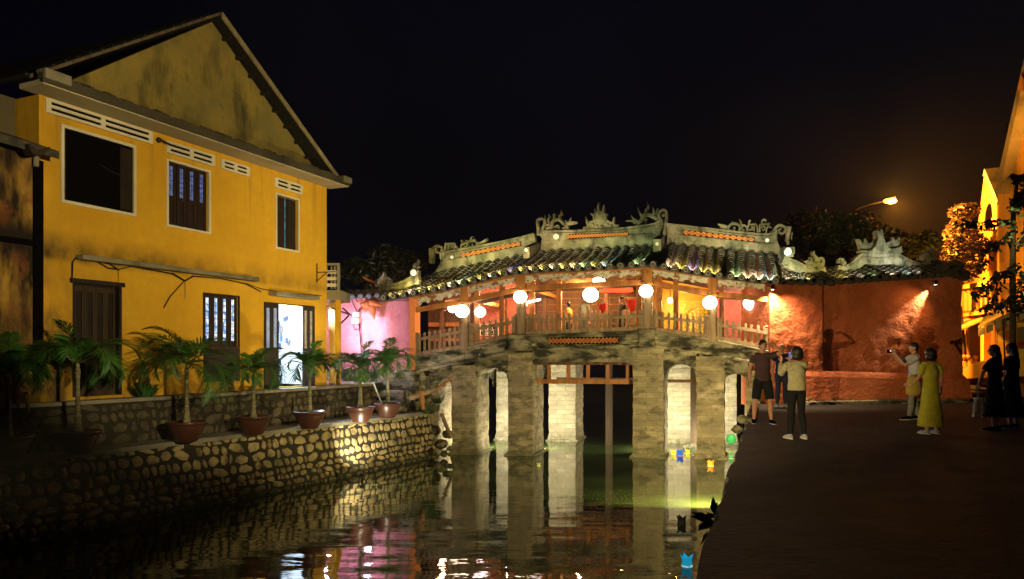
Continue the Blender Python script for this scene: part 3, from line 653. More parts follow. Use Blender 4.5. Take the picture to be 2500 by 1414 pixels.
# rounded panel with orange lattice
def lattice(pts, v, n, nm, h0, th=.05, frame_=True):
    (a, za0, za1), (b, zb0, zb1) = pts; mb = MB(BW); mb.beam(a-.02, za0-.02, za1+.02, b+.02, zb0-.02, zb1+.02, v-.004, v+.01); rec = mb.build('lattice_recess', REC, br)
    mb = MB(BW)
    W = (b-a)/n; H = za1-za0
    def Z(u, s): t = (u-a)/(b-a); return (za0*(1-t)+zb0*t)+((za1*(1-t)+zb1*t)-(za0*(1-t)+zb0*t))*s
    for i in range(n):
        c = a+W*(i+.5)
        if h0 == 'hex':
            for r in (.48, .22):
                q = [(c-W*r, .5), (c-W*r*.45, .5+r*.95), (c+W*r*.45, .5+r*.95), (c+W*r, .5), (c+W*r*.45, .5-r*.95), (c-W*r*.45, .5-r*.95), (c-W*r, .5)]
                for k in range(6): mb.stroke([(q[k][0], Z(*q[k])), (q[k+1][0], Z(*q[k+1]))], .022, v-th, v-.005, 1)
        else:
            for (p_, q_) in (((c-W*.48,.03),(c+W*.48,.97)),((c-W*.48,.97),(c+W*.48,.03))): mb.stroke([(p_[0], Z(*p_)), (q_[0], Z(*q_))], .017, v-th, v-.005, 1)
            mb.stroke([(c-W*.28,Z(c,.5)),(c,Z(c,.8)),(c+W*.28,Z(c,.5)),(c,Z(c,.2)),(c-W*.28,Z(c,.5))], .013, v-th, v-.005, 1)
            mb.stroke([(a+W*i, Z(a+W*i,0)), (a+W*i, Z(a+W*i,1))], .015, v-th, v-.005, 1)
    mb.build(nm, LATT, br)
u0, u1 = ub(1342, -.07), ub(1510, -.07); z0, z1 = f_deck(u0)-.315, f_deck(u0)-.135
lattice(((u0, z0, z1), (u1, z0+.02, z1+.02)), -.074, 18, 'orange_lattice', 'diag')
# timber joists under the centre span
mb = MB(BW); a, b = ub(1300), ub(1546); zb = zat(932, 23.5)
mb.box(a, b, .5, .68, zb-.07, zb+.07); mb.build('tie_beam', OWD, br); mb = MB(BW); mb.box(a, b, 3.2, 3.38, zb-.1, zb+.04); mb.build('tie_beam', DWD, br)
mb = MB(BW)
for i in range(11): u = a+(b-a)*(i+.5)/11; mb = MB(BW); mb.box(u-.05, u+.05, .1, 5.3, 1.16, 1.26); mb.build('joist', DWD, br)
for i in range(5): u = a+(b-a)*(i+.6)/5; mb = MB(BW); mb.box(u-.05, u+.05, .53, .65, zb+.07, 1.16); mb.build('strut', OWD, br)
for (p0, p1, y) in ((1180,1240,905),(1625,1697,930)):
    mb = MB(BW); mb.box(ub(p0)-.1, ub(p1)+.1, 1.8, 1.95, zat(y,24.5)-.05, zat(y,24.5)+.05); mb.build('tie_beam', DWD, br)
for px, v in ((1183, 2.2), (1487, 3.2), (1694, 2.4)):
    mb = MB(BW); u = bu(px, v); mb.box(u-.11, u+.11, v-.1, v+.1, ZW-.3, 1.2); mb.build('timber_prop', wood('dimmed_prop_wood', (.05,.03,.012), (.03,.018,.008)), br)  # wood colour darkened to make the props look dimly lit
# pillars, rails, pickets
PX = [1137, 1273, 1582, 1740]
for i, px in enumerate(PX):
    u = ub(px); mb = MB(BW); w_ = .125 if i in (1, 2) else .105; mb.box(u-w_, u+w_, -.12, .13, f_deck(u)-.10, f_board(u)); p = mb.build('pillar', GWD, br, bevel=.012)
    mb = MB(BW); zb = f_beam(u); mb.box(u-w_-.02, u+w_+.02, -.145, .15, zb-.02, f_board(u)+.02); mb.box(u-w_-.05, u+w_+.05, -.16, .16, zb-.10, zb-.02); mb.build('capital', OWD, p, bevel=.01)
u = ub(1010); mb = MB(BW); mb.box(u-.09, u+.09, -.13, .3, f_deck(u)-.6, f_board(u)+.02); mb.build('end_pilaster', M('orange_red_plaster', (.62,.20,.05), .8).nb(8,.3).done(), br)
bays = [(1018,1130),(1147,1261),(1287,1570),(1596,1730),(1752,1874)]
cnt = [9, 8, 20, 9, 8]
for (a, b), n in zip(bays, cnt):
    a, b = ub(a), ub(b); mb = MB(BW)
    mb.beam(a, f_rail(a)-.05, f_rail(a)+.045, b, f_rail(b)-.05, f_rail(b)+.045, -.09, -.035)
    mb.beam(a-.04, f_deck(a)+.005, f_deck(a)+.12, b+.04, f_deck(b)+.005, f_deck(b)+.12, -.10, .10)
    for k in range(n):
        u = a+(b-a)*(k+.5)/n+rnd.uniform(-.012,.012); w_ = .038; t = f_rail(u)+.15+rnd.uniform(-.012,.012); bt = f_deck(u)+.12
        mb.prism([(u-w_,bt),(u+w_,bt),(u+w_,t-.02),(u+w_+.012,t),(u+rnd.uniform(-.005,.005),t+.055),(u-w_-.012,t),(u-w_,t-.02)], -.035, .0)
    for e in (a+.02, b-.02):
        mb.lathe((e,-.03,0), [(.05,f_deck(e)+.1),(.05,f_rail(e)+.12),(.03,f_rail(e)+.14),(.055,f_rail(e)+.18),(.03,f_rail(e)+.23),(.0,f_rail(e)+.235)], 8)
    mb.build('balustrade', GWD, br)
# long tie beams, eave board, carved fascia
ks = [ub(1012)]+[ub(p) for p in PX]+[ub(1880)]
for i in range(5):
    a, b = ks[i], ks[i+1]; mb = MB(BW); mb.beam(a, f_beam(a)-.085, f_beam(a)+.075, b, f_beam(b)-.085, f_beam(b)+.075, -.06, .07); mb.build('tie_beam', OWD, br, bevel=.012)
    mb = MB(BW); mb.beam(a, f_board(a)-.02, f_board(a)+.09, b, f_board(b)-.02, f_board(b)+.09, -.14, .14)
    n = int((b-a)/.22)
    for k in range(n):
        u = a+(b-a)*(k+.5)/n; mb.box(u-.09, u+.02, -.17, -.14, f_board(u)-.0, f_board(u)+.05)
    mb.build('eave_board', OWD, br)
    # scalloped carved board
    mb = MB(BW); wd = .16 if i in (1, 4) else .14; a2, b2 = a+wd, b-wd; n = 60; low = []; L_ = (b2-a2); nl = max(2, round(L_/1.15))
    for k in range(n+1):
        t = k/n; s = (t*nl) % 1; c = abs(2*s-1)
        d = .13+.10*(c**3)+.05*max(0, math.sin(6*math.pi*s))*(c < .9)+.07*max(0, 1-abs(s-.5)*7)
        u = a2+L_*t; low.append((u, f_board(u)-.02-d))
    up = [(u, f_board(u)-.02) for u, _ in low]; mb.prism(low+up[::-1], -.045, -.005); f = mb.build('carved_fascia', FASC, br)
    mb = MB(BW)
    for k in range(nl*2):
        u = a2+L_*(k+.5)/(nl*2); z = f_board(u)-.14; s = 1 if k % 2 else -1
        mb.stroke([(u-s*.18,z+.05),(u-s*.05,z-.02),(u+s*.08,z+.02),(u+s*.12,z+.07),(u+s*.06,z+.09),(u+s*.03,z+.05)], [.015,.03,.03,.025,.02,.012], -.06, -.04, 3)
    mb.build('carving', FASC, f)
# inner frame: second pillar row, cross beams, rafters and ceiling
for v in (1.35, 4.0):
    for px in (1165, 1226, 1300, 1365, 1560, 1610, 1650, 1762) if v < 2 else (1080,1230,1330,1480,1600,1745):
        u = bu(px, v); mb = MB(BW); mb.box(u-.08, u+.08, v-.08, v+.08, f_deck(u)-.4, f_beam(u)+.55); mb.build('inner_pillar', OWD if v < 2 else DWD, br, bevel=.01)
mb = MB(BW)
for i in range(30):
    u = ub(1012)+(ub(1880)-ub(1012))*i/29; z = f_eave(u); zr = f_ridge(u)
    mb.hexa([(u-.04,-.6,z-.05),(u+.04,-.6,z-.05),(u+.04,2.7,zr-.13),(u-.04,2.7,zr-.13),(u-.04,-.6,z+.02),(u+.04,-.6,z+.02),(u+.04,2.7,zr-.06),(u-.04,2.7,zr-.06)])
mb.build('rafter', OWD, br)
mb = MB(BW)
for i in range(5):
    a, b = ks[i], ks[i+1]
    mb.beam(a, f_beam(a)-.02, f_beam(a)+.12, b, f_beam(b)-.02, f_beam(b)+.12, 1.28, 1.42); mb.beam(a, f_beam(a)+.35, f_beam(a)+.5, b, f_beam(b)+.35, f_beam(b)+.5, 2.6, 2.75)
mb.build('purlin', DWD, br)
mb = MB(BW)
for px in PX:
    u = ub(px); z = f_beam(u); mb = MB(BW); mb.prism([(u-.05,z),(u+.05,z),(u+.05,z+.14),(u-.05,z+.14)], .1, 4.5); mb.build('cross_beam', OWD, br)
# back wall panels (the temple side)
def backp(px0, px1, mat, nm, v=4.6, zt=None):
    u0, u1 = bu(px0, v), bu(px1, v); d = min(f_deck(u0), f_deck(u1)); mb = MB(BW); mb.box(u0, u1, v, v+.08, d-.45, f_beam((u0+u1)/2)+.95); return mb.build(nm, mat, br)
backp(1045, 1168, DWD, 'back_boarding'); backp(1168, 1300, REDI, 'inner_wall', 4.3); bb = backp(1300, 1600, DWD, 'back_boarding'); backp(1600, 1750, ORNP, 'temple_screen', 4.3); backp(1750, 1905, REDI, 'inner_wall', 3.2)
mb = MB(BW)
for i in range(9):
    z = 1.9+i*.24; mb.box(bu(1302,4.55), bu(1598,4.55), 4.56, 4.597, z, z+.02)
mb.build('batten', OWD, br)
# open joists of side room
mb = MB(BW); v = 4.2; mb.box(bu(1046,v), bu(1120,v), v, v+.1, 2.55, 2.7); mb.box(bu(1050,v), bu(1120,v), v, v+.1, 2.0, 2.1); mb.build('cross_rail', OWD, br)
# vents in the red walls
for px, py, v in ((1838, 786, 3.17), (1204, 806, 4.27), (1186, 806, 4.27)):
    u, z = bp(px, py, v); mb = MB(BW); mb.box(u-.17, u+.17, v-.01, v+.01, z-.19, z+.19); q = mb.build('wall_vent', REC, br); mb = MB(BW)
    for s in range(4):
        t = s*math.pi/2; mb.stroke([(u,z),(u+.08*math.cos(t+.4),z+.08*math.sin(t+.4)),(u+.15*math.cos(t),z+.15*math.sin(t))], .03, v-.04, v-.011, 3); mb.stroke([(u+.15*math.cos(t+.3),z+.15*math.sin(t+.3)),(u+.15*math.cos(t+1.2),z+.15*math.sin(t+1.2))], .02, v-.04, v-.011, 3)
    mb.stroke([(u-.2,z-.2),(u+.2,z-.2),(u+.2,z+.2),(u-.2,z+.2),(u-.2,z-.2)], .04, v-.05, v-.012, 1); mb.build('tracery', GWD if px > 1300 else WHT, q)
# round temple window and gold carving on the orange screen
u, z = bp(1708, 793, 4.28); mb = MB(BW); n = 28
mb.prism([(u+.60*math.cos(2*math.pi*k/n), z+.60*math.sin(2*math.pi*k/n)) for k in range(n)], 4.26, 4.29); rw = mb.build('round_window', M('green_gold_carving', (.20,.19,.04), .5).var((.55,.45,.10), 14, .5, .55).nb(14,.8).done(), br)
mb = MB(BW); mb.stroke([(u+.66*math.cos(2*math.pi*k/n), z+.66*math.sin(2*math.pi*k/n)) for k in range(n+1)], .10, 4.2, 4.26, 1)
for k in range(-4,5): h = math.sqrt(.6**2-(k*.13)**2); mb.box(u+k*.13-.012, u+k*.13+.012, 4.23, 4.255, z-h, z+h)
mb.build('window_ring', ORNP, rw)
mb = MB(BW)
for s in (-1, 1):
    for t in (-1, 1): mb.stroke([(u+s*.62,z+t*.75),(u+s*.5,z+t*.72),(u+s*.55,z+t*.62),(u+s*.66,z+t*.58)], .04, 4.24, 4.27, 3)
mb.stroke([(u-.78,z-.8),(u-.78,z+.86),(u+.78,z+.80),(u+.78,z-.8)], .025, 4.26, 4.29, 1)
for px in (1612, 1650, 1668): 
    q, zz = bp(px, 800, 4.27); mb.stroke([(q,1.9),(q,3.3)], .02, 4.26, 4.29, 1)
q, zz = bp(1612, 775, 4.27)
mb.stroke([(q-.14,zz-.1),(q+.14,zz-.1),(q+.14,zz+.22),(q-.14,zz+.22),(q-.14,zz-.1)], .025, 4.25, 4.29, 1); mb.stroke([(q-.08,zz),(q,zz+.12),(q+.05,zz+.02),(q+.1,zz+.14)], .03, 4.25, 4.29, 3)
mb.stroke([(q+.05,zz-.5),(q-.05,zz-.6),(q+.06,zz-.7),(q-.04,zz-.8)], .04, 4.25, 4.29, 3)
mb.build('gold_trim', GOLD, br)
# red name board (blank cloth-like boards) above the inner opening
u0, z0 = bp(1462, 714, 3.6); u1, z1 = bp(1545, 694, 3.6); mb = MB(BW); mb.box(u0, u1, 3.6, 3.65, z0, z1); mb.build('red_board', flat('red_lacquer', (.50,.03,.015)), br)

# roof: pan sheet, cover tile rows, end discs
u_l, u_r = bu(925, -.75), bu(1908, -.75)
N_R = 38
def rz(u, s):                                            # s 0 eave .. 1 ridge
    a, b = f_eave(u), f_ridge(u); return a+(b-a)*s-.10*math.sin(math.pi*s)
mb = MB(BW); nu = 60; nv = 8; vs = []
for i in range(nu+1):
    u = u_l+(u_r-u_l)*i/nu
    for j in range(nv+1): vs.append((u, -.75+3.5*j/nv, rz(u, j/nv)-.03))
for i in range(nu+1):
    u = u_l+(u_r-u_l)*i/nu
    for j in range(nv+1): vs.append((u, -.72+3.5*j/nv, rz(u, j/nv)-.09))
o_ = (nu+1)*(nv+1)
fs = []
for b0 in (0, o_):
    for i in range(nu):
        for j in range(nv): fs.append((b0+i*(nv+1)+j, b0+(i+1)*(nv+1)+j, b0+(i+1)*(nv+1)+j+1, b0+i*(nv+1)+j+1))
for i in range(nu): fs.append((i*(nv+1),(i+1)*(nv+1),o_+(i+1)*(nv+1),o_+i*(nv+1)))
mb.raw(vs, fs); roof = mb.build('roof', TILE, br)
mb = MB(BW)                                              # rear slope
vs = []
for i in range(nu+1):
    u = u_l+(u_r-u_l)*i/nu; vs += [(u,2.75,rz(u,1)-.03),(u,6.3,rz(u,0)-.03)]
mb.raw(vs, [(2*i,2*i+1,2*i+3,2*i+2) for i in range(nu)]); mb.build('rear_slope', TILE, roof)
DISC = flat('grey_tile_end', (.10,.095,.08))
rows = [u_l+(u_r-u_l)*(i+.5)/N_R for i in range(N_R)]
tm, pm, dm, rm = MB(BW), MB(BW), MB(BW), MB(BW)
rr = random.Random(21)
for u in rows:
    nseg = 15; jit = rr.uniform(-.01,.01)
    for k in range(nseg):                                # half round cover tiles, each flaring over the one below
        s0, s1 = k/nseg, (k+1.15)/nseg; va, vb = -.75+3.5*s0, min(2.72, -.75+3.5*s1); ra, rb = .118, .094; du = rr.uniform(-.012,.012)+jit; dz = rr.uniform(0,.012)
        za, zb = rz(u, s0)+dz, rz(u, min(1,s1))+dz-.012; m = 8; A = []; B = []
        for q in range(m+1):
            t = math.pi*q/m; A.append((u+du+ra*math.cos(t), va, za-.02+ra*1.05*math.sin(t))); B.append((u+du+rb*math.cos(t), vb, zb-.02+rb*1.05*math.sin(t)))
        tm.raw(A+B, [(q,q+1,m+2+q,m+1+q) for q in range(m)]+[tuple(range(m+1))])
    for k in range(20):                                  # stacked pan tiles between the rows (ragged edges)
        s = k/20; up_ = u+(u_r-u_l)/N_R*.5; v = -.72+3.5*s; z = rz(up_, s)
        hw = .085; a = [(up_-hw+rr.uniform(-.01,.01), v, z+.035+rr.uniform(0,.015)), (up_, v, z-.004), (up_+hw+rr.uniform(-.01,.01), v, z+.035+rr.uniform(0,.015))]
        b = [(q[0], q[1]+.24, rz(up_, min(1, s+.07))-.005+(.028 if i_ != 1 else -.015)) for i_, q in enumerate(a)]
        c = [(q[0], q[1], q[2]-.018) for q in a]
        pm.raw(a+b+c, [(0,1,4,3),(1,2,5,4),(0,1,7,6),(1,2,8,7)])
    z = f_eave(u); C = (u, -.78, z+.02); n = 14; dm, rm = MB(BW), MB(BW)          # end disc
    dm.raw([(C[0]+.090*math.cos(2*math.pi*k/n), -.79, C[2]+.090*math.sin(2*math.pi*k/n)) for k in range(n)]+[(C[0]+.112*math.cos(2*math.pi*k/n), -.74, C[2]+.112*math.sin(2*math.pi*k/n)) for k in range(n)], [tuple(range(n))]+[(k,(k+1)%n,n+(k+1)%n,n+k) for k in range(n)])
    rm.stroke([(C[0]+.058*math.cos(2*math.pi*k/12), C[2]+.058*math.sin(2*math.pi*k/12)) for k in range(13)], .012, -.803, -.788, 1); dk_ = dm.build('tile_end_disc', DISC, br); rm.build('ring', PORC, dk_)
tm.build('cover_tile', TILE, roof); pm.build('pan_tile', TILE, roof)

# small coloured floodlights standing in the tile channels
cols = {'w': (1,.86,.66), 'y': (1,.82,.20), 'g': (.62,1,.45), 'p': (.74,.56,1), 'o': (1,.70,.38), 'c': (.68,.95,.92)}
seq = 'yywyyywgyywypyoywyogyc..g..oypyy.gowcpyoo.g'
kk = 0
up0 = None
UP_MAT = BLK
for i in range(N_R):
    c = seq[i % len(seq)]
    if c == '.': continue
    u = rows[i]+(u_r-u_l)/N_R*.5
    if u > u_r-.1: continue
    z = f_eave(u)
    loc = BW((u, -.83, z-.02)); col = cols[c]; base = (.8+.5*rr.random())*(1.5 if c in 'wo' else 1)
    if up0 is None:
        up0 = thing('roof_uplight', loc, 'tiny black floodlight clipped between tile ends on the bridge eave', 'floodlight', 'small floodlights along the bridge eave')
        m_ = MB(); m_.tube([loc+Vector((0,0,-.05)), loc+Vector((0,0,.01))], .03, 8); m_.ball(loc+Vector((0,0,.02)), .035, n=8, m=6); m_.build('housing', UP_MAT, up0)
    else: dup(up0, loc, up0['label'])
    tg = BW((u, .35, rz(u, .32)+.03))
    spot('uplight_beam', BW((u, -.77, z+.075)), tg, 190*base, col, 62, .9, .012)
# ridge walls
RV = 2.75
def RP(px, py): return bp(px, py, RV)
def poly_px(mb, pts, v0=RV-.12, v1=RV+.12): mb.prism([RP(*p) for p in pts], v0, v1)
def ridge_seg(top, bot, base, lab=None):
    mb = MB(BW); poly_px(mb, top+bot[::-1]); r = mb.build('ridge_wall', RIDG, br)
    mb = MB(BW); q = [RP(*p) for p in top]; mb.stroke(q, .07, RV-.17, RV+.17, 3); q = [RP(x,y) for x,y in bot]; mb.stroke(q, .04, RV-.16, RV+.16, 3); mb.build('ridge_moulding', RIDG, r)
    mb = MB(BW); poly_px(mb, bot+base[::-1], RV-.14, RV+.14); mb.build('ridge_base', RIDG, r)
    mb = MB(BW)
    for dy, li in ((4.5, top), (-3.5, bot)): mb.stroke([RP(x, y+dy) for x, y in li[1:-1]], .018, RV-.128, RV-.118, 2)
    for x, y in (top[1], top[-2]): mb.stroke([RP(x+18, y+5), RP(x+18, y+17)], .018, RV-.128, RV-.118, 1)
    mb.build('groove_shade_line', REC, r); return r  # dark raised lines painted in for the shade of mouldings
r1 = ridge_seg([(1080,616),(1093,616),(1232,590),(1306,572)], [(1080,640),(1098,638),(1275,603),(1312,596)], [(1062,672),(1098,662),(1290,626),(1318,620)])
r2 = ridge_seg([(1328,562),(1346,566),(1465,562),(1542,556),(1600,547),(1612,538)], [(1324,589),(1385,590),(1541,577),(1594,575),(1612,566)], [(1322,618),(1385,612),(1541,606),(1620,602)])
r3 = ridge_seg([(1628,548),(1754,562),(1860,573),(1885,571),(1897,563)], [(1630,573),(1700,580),(1846,596),(1890,598),(1897,590)], [(1628,600),(1700,604),(1846,618),(1912,624)])
def lat(p0, p1, p2, p3, n, kind):
    a, za1 = RP(*p0); _, za0 = RP(*p1); b, zb1 = RP(*p2); _, zb0 = RP(*p3); lattice(((a, za0, za1), (b, zb0, zb1)), RV-.125, n, 'orange_lattice', kind)
lat((1129,621),(1128,630),(1274,592),(1274,600), 12, 'hex'); lat((1390,575),(1390,584),(1535,569),(1535,577), 20, 'diag'); lat((1669,564),(1669,573),(1841,583),(1841,591), 12, 'hex')
pd = MB(BW)
def disc(px, py, r, v=RV-.13):
    u, z = bp(px, py, v); n = 16; pd.prism([(u+r*math.cos(2*math.pi*k/n), z+r*math.sin(2*math.pi*k/n)) for k in range(n)], v-.03, v+.01); pd.stroke([(u+r*.55*math.cos(2*math.pi*k/n), z+r*.55*math.sin(2*math.pi*k/n)) for k in range(n+1)], r*.2, v-.05, v-.028, 1)
disc(1104,628,.06); disc(1358,578,.095); disc(1873,587,.065)
pd.build('porcelain_disc', PORC, br)
pd = MB(BW); disc(1649,567,.11); pd.build('mortar_boss', RIDG, br)
# hip posts at the fold lines
def post(px0, px1, y0, y1, v, dp=True):
    global pd
    (u0, z1), (u1, _) = bp(px0, y0, v), bp(px1, y0, v); z0 = bp(px0, y1, v)[1]; mb = MB(BW)
    mb.hexa([(u0,v,z0),(u1,v,z0),(u1,v+1.2,z0+.35),(u0,v+1.2,z0+.35),(u0,v,z1),(u1,v,z1),(u1,v+1.4,z1+.35),(u0,v+1.4,z1+.35)]); p = mb.build('hip_post', RIDG, br, bevel=.02)
    pd = MB(BW); disc((px0+px1)/2, y0+(y1-y0)*.28, .055, v-.01); pd.build('porcelain_disc', PORC, p)
post(1277,1293,603,631,1.5); post(1594,1614,584,625,1.4)
for px in (1085,1140,1200,1258,1345,1410,1480,1550,1600,1660,1720,1785,1850,1900):
    u = bu(px, 2.0); spot('ridge_wash', BW((u, 1.75, rz(u,.72)+.16)), BW((u+.1, 2.75, rz(u,1)+.75)), 4.5*rnd.uniform(.6,1.4), rnd.choice([(.80,1,.62),(.95,1,.50),(.85,.95,.75),(1,.95,.6)]), 150, .8, .03)
# ridge dragons and flames
def orn(nm, org, sc, items, t=.09, mat=None, fn=None, wid=None, tf=BW, v=None, par=None):
    fn = fn or RP; v = RV if v is None else v; mb = MB(tf)
    k = abs(fn(org[0]+100, org[1])[0]-fn(org[0], org[1])[0])/100/sc
    for it in items:
        kind = it[0]
        pt = lambda p: fn(org[0]+p[0]/sc, org[1]+p[1]/sc)
        if kind == 's': 
            w_ = it[2] if isinstance(it[2], (list, tuple)) else [it[2]]; w_ = [x*k for x in w_]
            mb.stroke([pt(p) for p in it[1]], w_ if len(w_) > 1 else w_[0], v-t, v+t, 4)
        elif kind == 'p': mb.prism([pt(p) for p in it[1]], v-t*.8, v+t*.8)
        elif kind == 'b': c = pt(it[1]); mb.ball((c[0], v, c[1]), it[2]*k, t*1.3, it[2]*k, 12, 8)
    return mb.build(nm, mat or RIDG, par or br)
orn('ridge_dragon', (1290,480), 6.733, [
 ('s',[(175,640),(170,520),(150,430),(165,380),(215,362),(262,392),(272,450),(235,540),(220,620),(255,700),(340,728)],[70,60,50,44,40,42,50,55,60,45,20]),
 ('s',[(225,560),(300,590),(380,560),(450,560),(560,560),(660,545)],[80,75,40,45,40,30]),
 ('s',[(300,540),(380,500),(395,430),(440,385),(520,390),(580,450),(630,480),(655,545)],[60,60,55,45,55,60,60,40]),
 ('s',[(440,520),(470,480),(500,490),(495,530)],30),('s',[(300,470),(360,470),(430,500)],[40,35,20]),
 ('s',[(600,500),(640,450),(710,435),(805,428)],[50,70,60,26]),('s',[(640,430),(615,415),(625,395)],22),
 ('s',[(290,460),(285,390),(278,315)],[40,36,6]),('s',[(350,440),(330,380),(352,340),(342,288)],[44,36,34,6]),('s',[(415,400),(430,340),(420,305),(445,292)],[44,40,32,20]),
 ('s',[(530,390),(512,330),(545,285),(540,228)],[48,40,34,6]),('s',[(680,420),(695,385),(702,350)],[34,26,4]),('s',[(560,520),(600,520),(640,520)],[20,40,20])])
orn('flaming_sun_ornament', (1290,480), 6.733, [
 ('b',(1175,350),118),('s',[(1175+95*math.cos(k*.5236),350+95*math.sin(k*.5236)) for k in range(13)],42),('s',[(1175+45*math.cos(k*.5236),350+45*math.sin(k*.5236)) for k in range(13)],16),
 ('s',[(1165,260),(1150,190),(1165,100)],[60,46,4]),('s',[(1235,260),(1235,210),(1246,140)],[46,36,4]),('s',[(1120,270),(1100,230),(1090,200)],[40,30,6]),
 ('s',[(1075,300),(1050,300),(1035,278)],[40,34,18]),('s',[(1285,310),(1300,285)],[40,20]),
 ('s',[(985,470),(965,400),(950,335)],[50,44,6]),('s',[(1400,470),(1405,400),(1420,340)],[50,40,6]),
 ('p',[(900,545),(920,510),(980,480),(1010,410),(1080,400),(1110,440),(1180,460),(1260,440),(1300,380),(1330,410),(1380,430),(1410,470),(1490,470),(1440,510),(1470,540)]),
 ('b',(930,525),34),('b',(1000,520),30),('b',(1060,460),40),('b',(1130,490),36),('b',(1220,500),40),('b',(1310,470),40),('b',(1380,490),36),('b',(1440,510),28),
 ('s',[(1430,500),(1470,490),(1498,462)],[26,20,6])], .10)
orn('ridge_dragon', (1290,480), 6.733, [
 ('s',[(2230,640),(2250,540),(2265,420),(2270,300),(2255,235),(2205,222),(2155,260),(2145,330),(2185,400),(2190,480),(2130,580),(2060,640)],[70,66,56,44,40,38,40,50,60,62,50,20]),
 ('b',(2215,305),32),('s',[(2060,580),(1940,480),(1860,480),(1740,490)],[60,60,60,26]),
 ('s',[(1800,470),(1860,380),(1900,310),(1980,300),(2060,340),(2120,380),(2100,460),(2020,480)],[50,60,60,60,60,60,60,50]),('s',[(1930,440),(1925,380),(1950,370)],26),
 ('s',[(1955,310),(1930,240),(1972,170),(1950,88)],[60,44,36,4]),('s',[(1870,330),(1830,270),(1798,180)],[50,34,6]),('s',[(2045,320),(2062,250),(2045,180)],[46,34,4]),('s',[(2100,310),(2110,250),(2132,198)],[40,30,4]),
 ('s',[(1840,440),(1760,410),(1680,400),(1600,405)],[60,50,26,8]),('s',[(1790,400),(1720,360),(1692,312)],[40,30,6]),('s',[(1760,450),(1720,430)],[30,20]),('b',(2120,640),28)])
orn('scroll_dragon', (1020,560), 7.07, [
 ('s',[(240,590),(240,330)],[80,96]),('s',[(250,340),(330,290),(400,300),(430,330)],[30,50,46,40]),('s',[(320,320),(320,380),(345,405),(365,385)],[40,36,36,20]),
 ('s',[(430,350),(410,450),(420,520),(480,560)],[60,60,50,50]),('s',[(430,350),(470,390),(560,400),(700,385)],[50,46,40,34]),
 ('s',[(480,370),(490,250)],34),('s',[(480,250),(650,250)],34),('s',[(640,250),(690,330)],34),('s',[(540,270),(540,380)],30),('s',[(640,365),(640,300),(580,295)],28),('s',[(590,300),(590,345)],22),('s',[(680,340),(760,340)],30),
 ('s',[(765,195),(775,240),(755,300),(770,340)],[40,36,40,40]),('s',[(770,260),(815,250),(850,205),(835,190)],[30,30,24,18]),('s',[(800,330),(830,300),(870,320)],34),('s',[(860,290),(880,220),(950,195),(1020,225),(1015,285),(960,285),(950,255)],[40,46,44,44,34,28,18]),
 ('s',[(910,215),(930,160),(958,120)],[40,30,4]),('s',[(965,205),(985,180),(998,160)],[30,20,4]),('s',[(1020,250),(1090,240),(1150,205),(1216,160)],[50,56,46,6]),('s',[(1140,225),(1215,190)],[40,6]),
 ('s',[(480,385),(700,365),(900,315),(1130,265)],[40,40,40,30]),('s',[(880,330),(900,290)],26)])
orn('scroll_dragon', (1620,500), 7.07, [
 ('s',[(1110,400),(1030,370),(935,335)],[90,70,12]),('s',[(1100,410),(1020,410),(970,380)],[40,40,10]),('s',[(1115,440),(1130,370),(1200,325),(1290,345),(1320,410),(1290,470)],[44,44,44,44,44,44]),('b',(1222,400),26),('s',[(1222,410),(1225,440),(1170,455)],26),
 ('s',[(1200,325),(1180,290)],[30,6]),('s',[(1320,345),(1335,300),(1302,255)],[40,36,6]),('s',[(1310,350),(1400,360),(1440,400)],34),('s',[(1380,370),(1330,410)],26),('s',[(1340,440),(1400,440),(1400,480)],28),
 ('s',[(1435,410),(1470,350),(1480,285),(1505,290)],[40,36,40,30]),('s',[(1440,400),(1440,490)],32),('s',[(1500,350),(1560,350),(1560,490)],32),('b',(1530,390),26),('s',[(1460,430),(1540,430)],26),('s',[(1575,345),(1592,315)],[26,6]),
 ('s',[(1600,350),(1620,400),(1620,490)],30),('s',[(1660,500),(1660,350)],36),('s',[(1660,350),(1840,325)],36),('s',[(1825,325),(1780,430),(1770,510)],36),('s',[(1700,440),(1745,430),(1745,385),(1700,380),(1700,410)],22),
 ('s',[(1700,340),(1700,280),(1735,258),(1770,275),(1755,300)],[40,36,34,30,20]),('s',[(1100,455),(1300,485),(1500,508),(1780,515)],34),('s',[(1820,380),(1870,400)],[26,10]),
 ('s',[(1830,500),(1900,470),(1935,400),(2000,355),(2085,385),(2100,450),(2050,500),(1990,475),(1995,430),(2030,425)],[60,70,56,50,50,48,44,36,26,16]),
 ('s',[(2160,380),(2150,520),(2130,640)],[90,80,60]),('s',[(2220,480),(2210,600)],20),('s',[(2145,600),(2145,690)],50)])

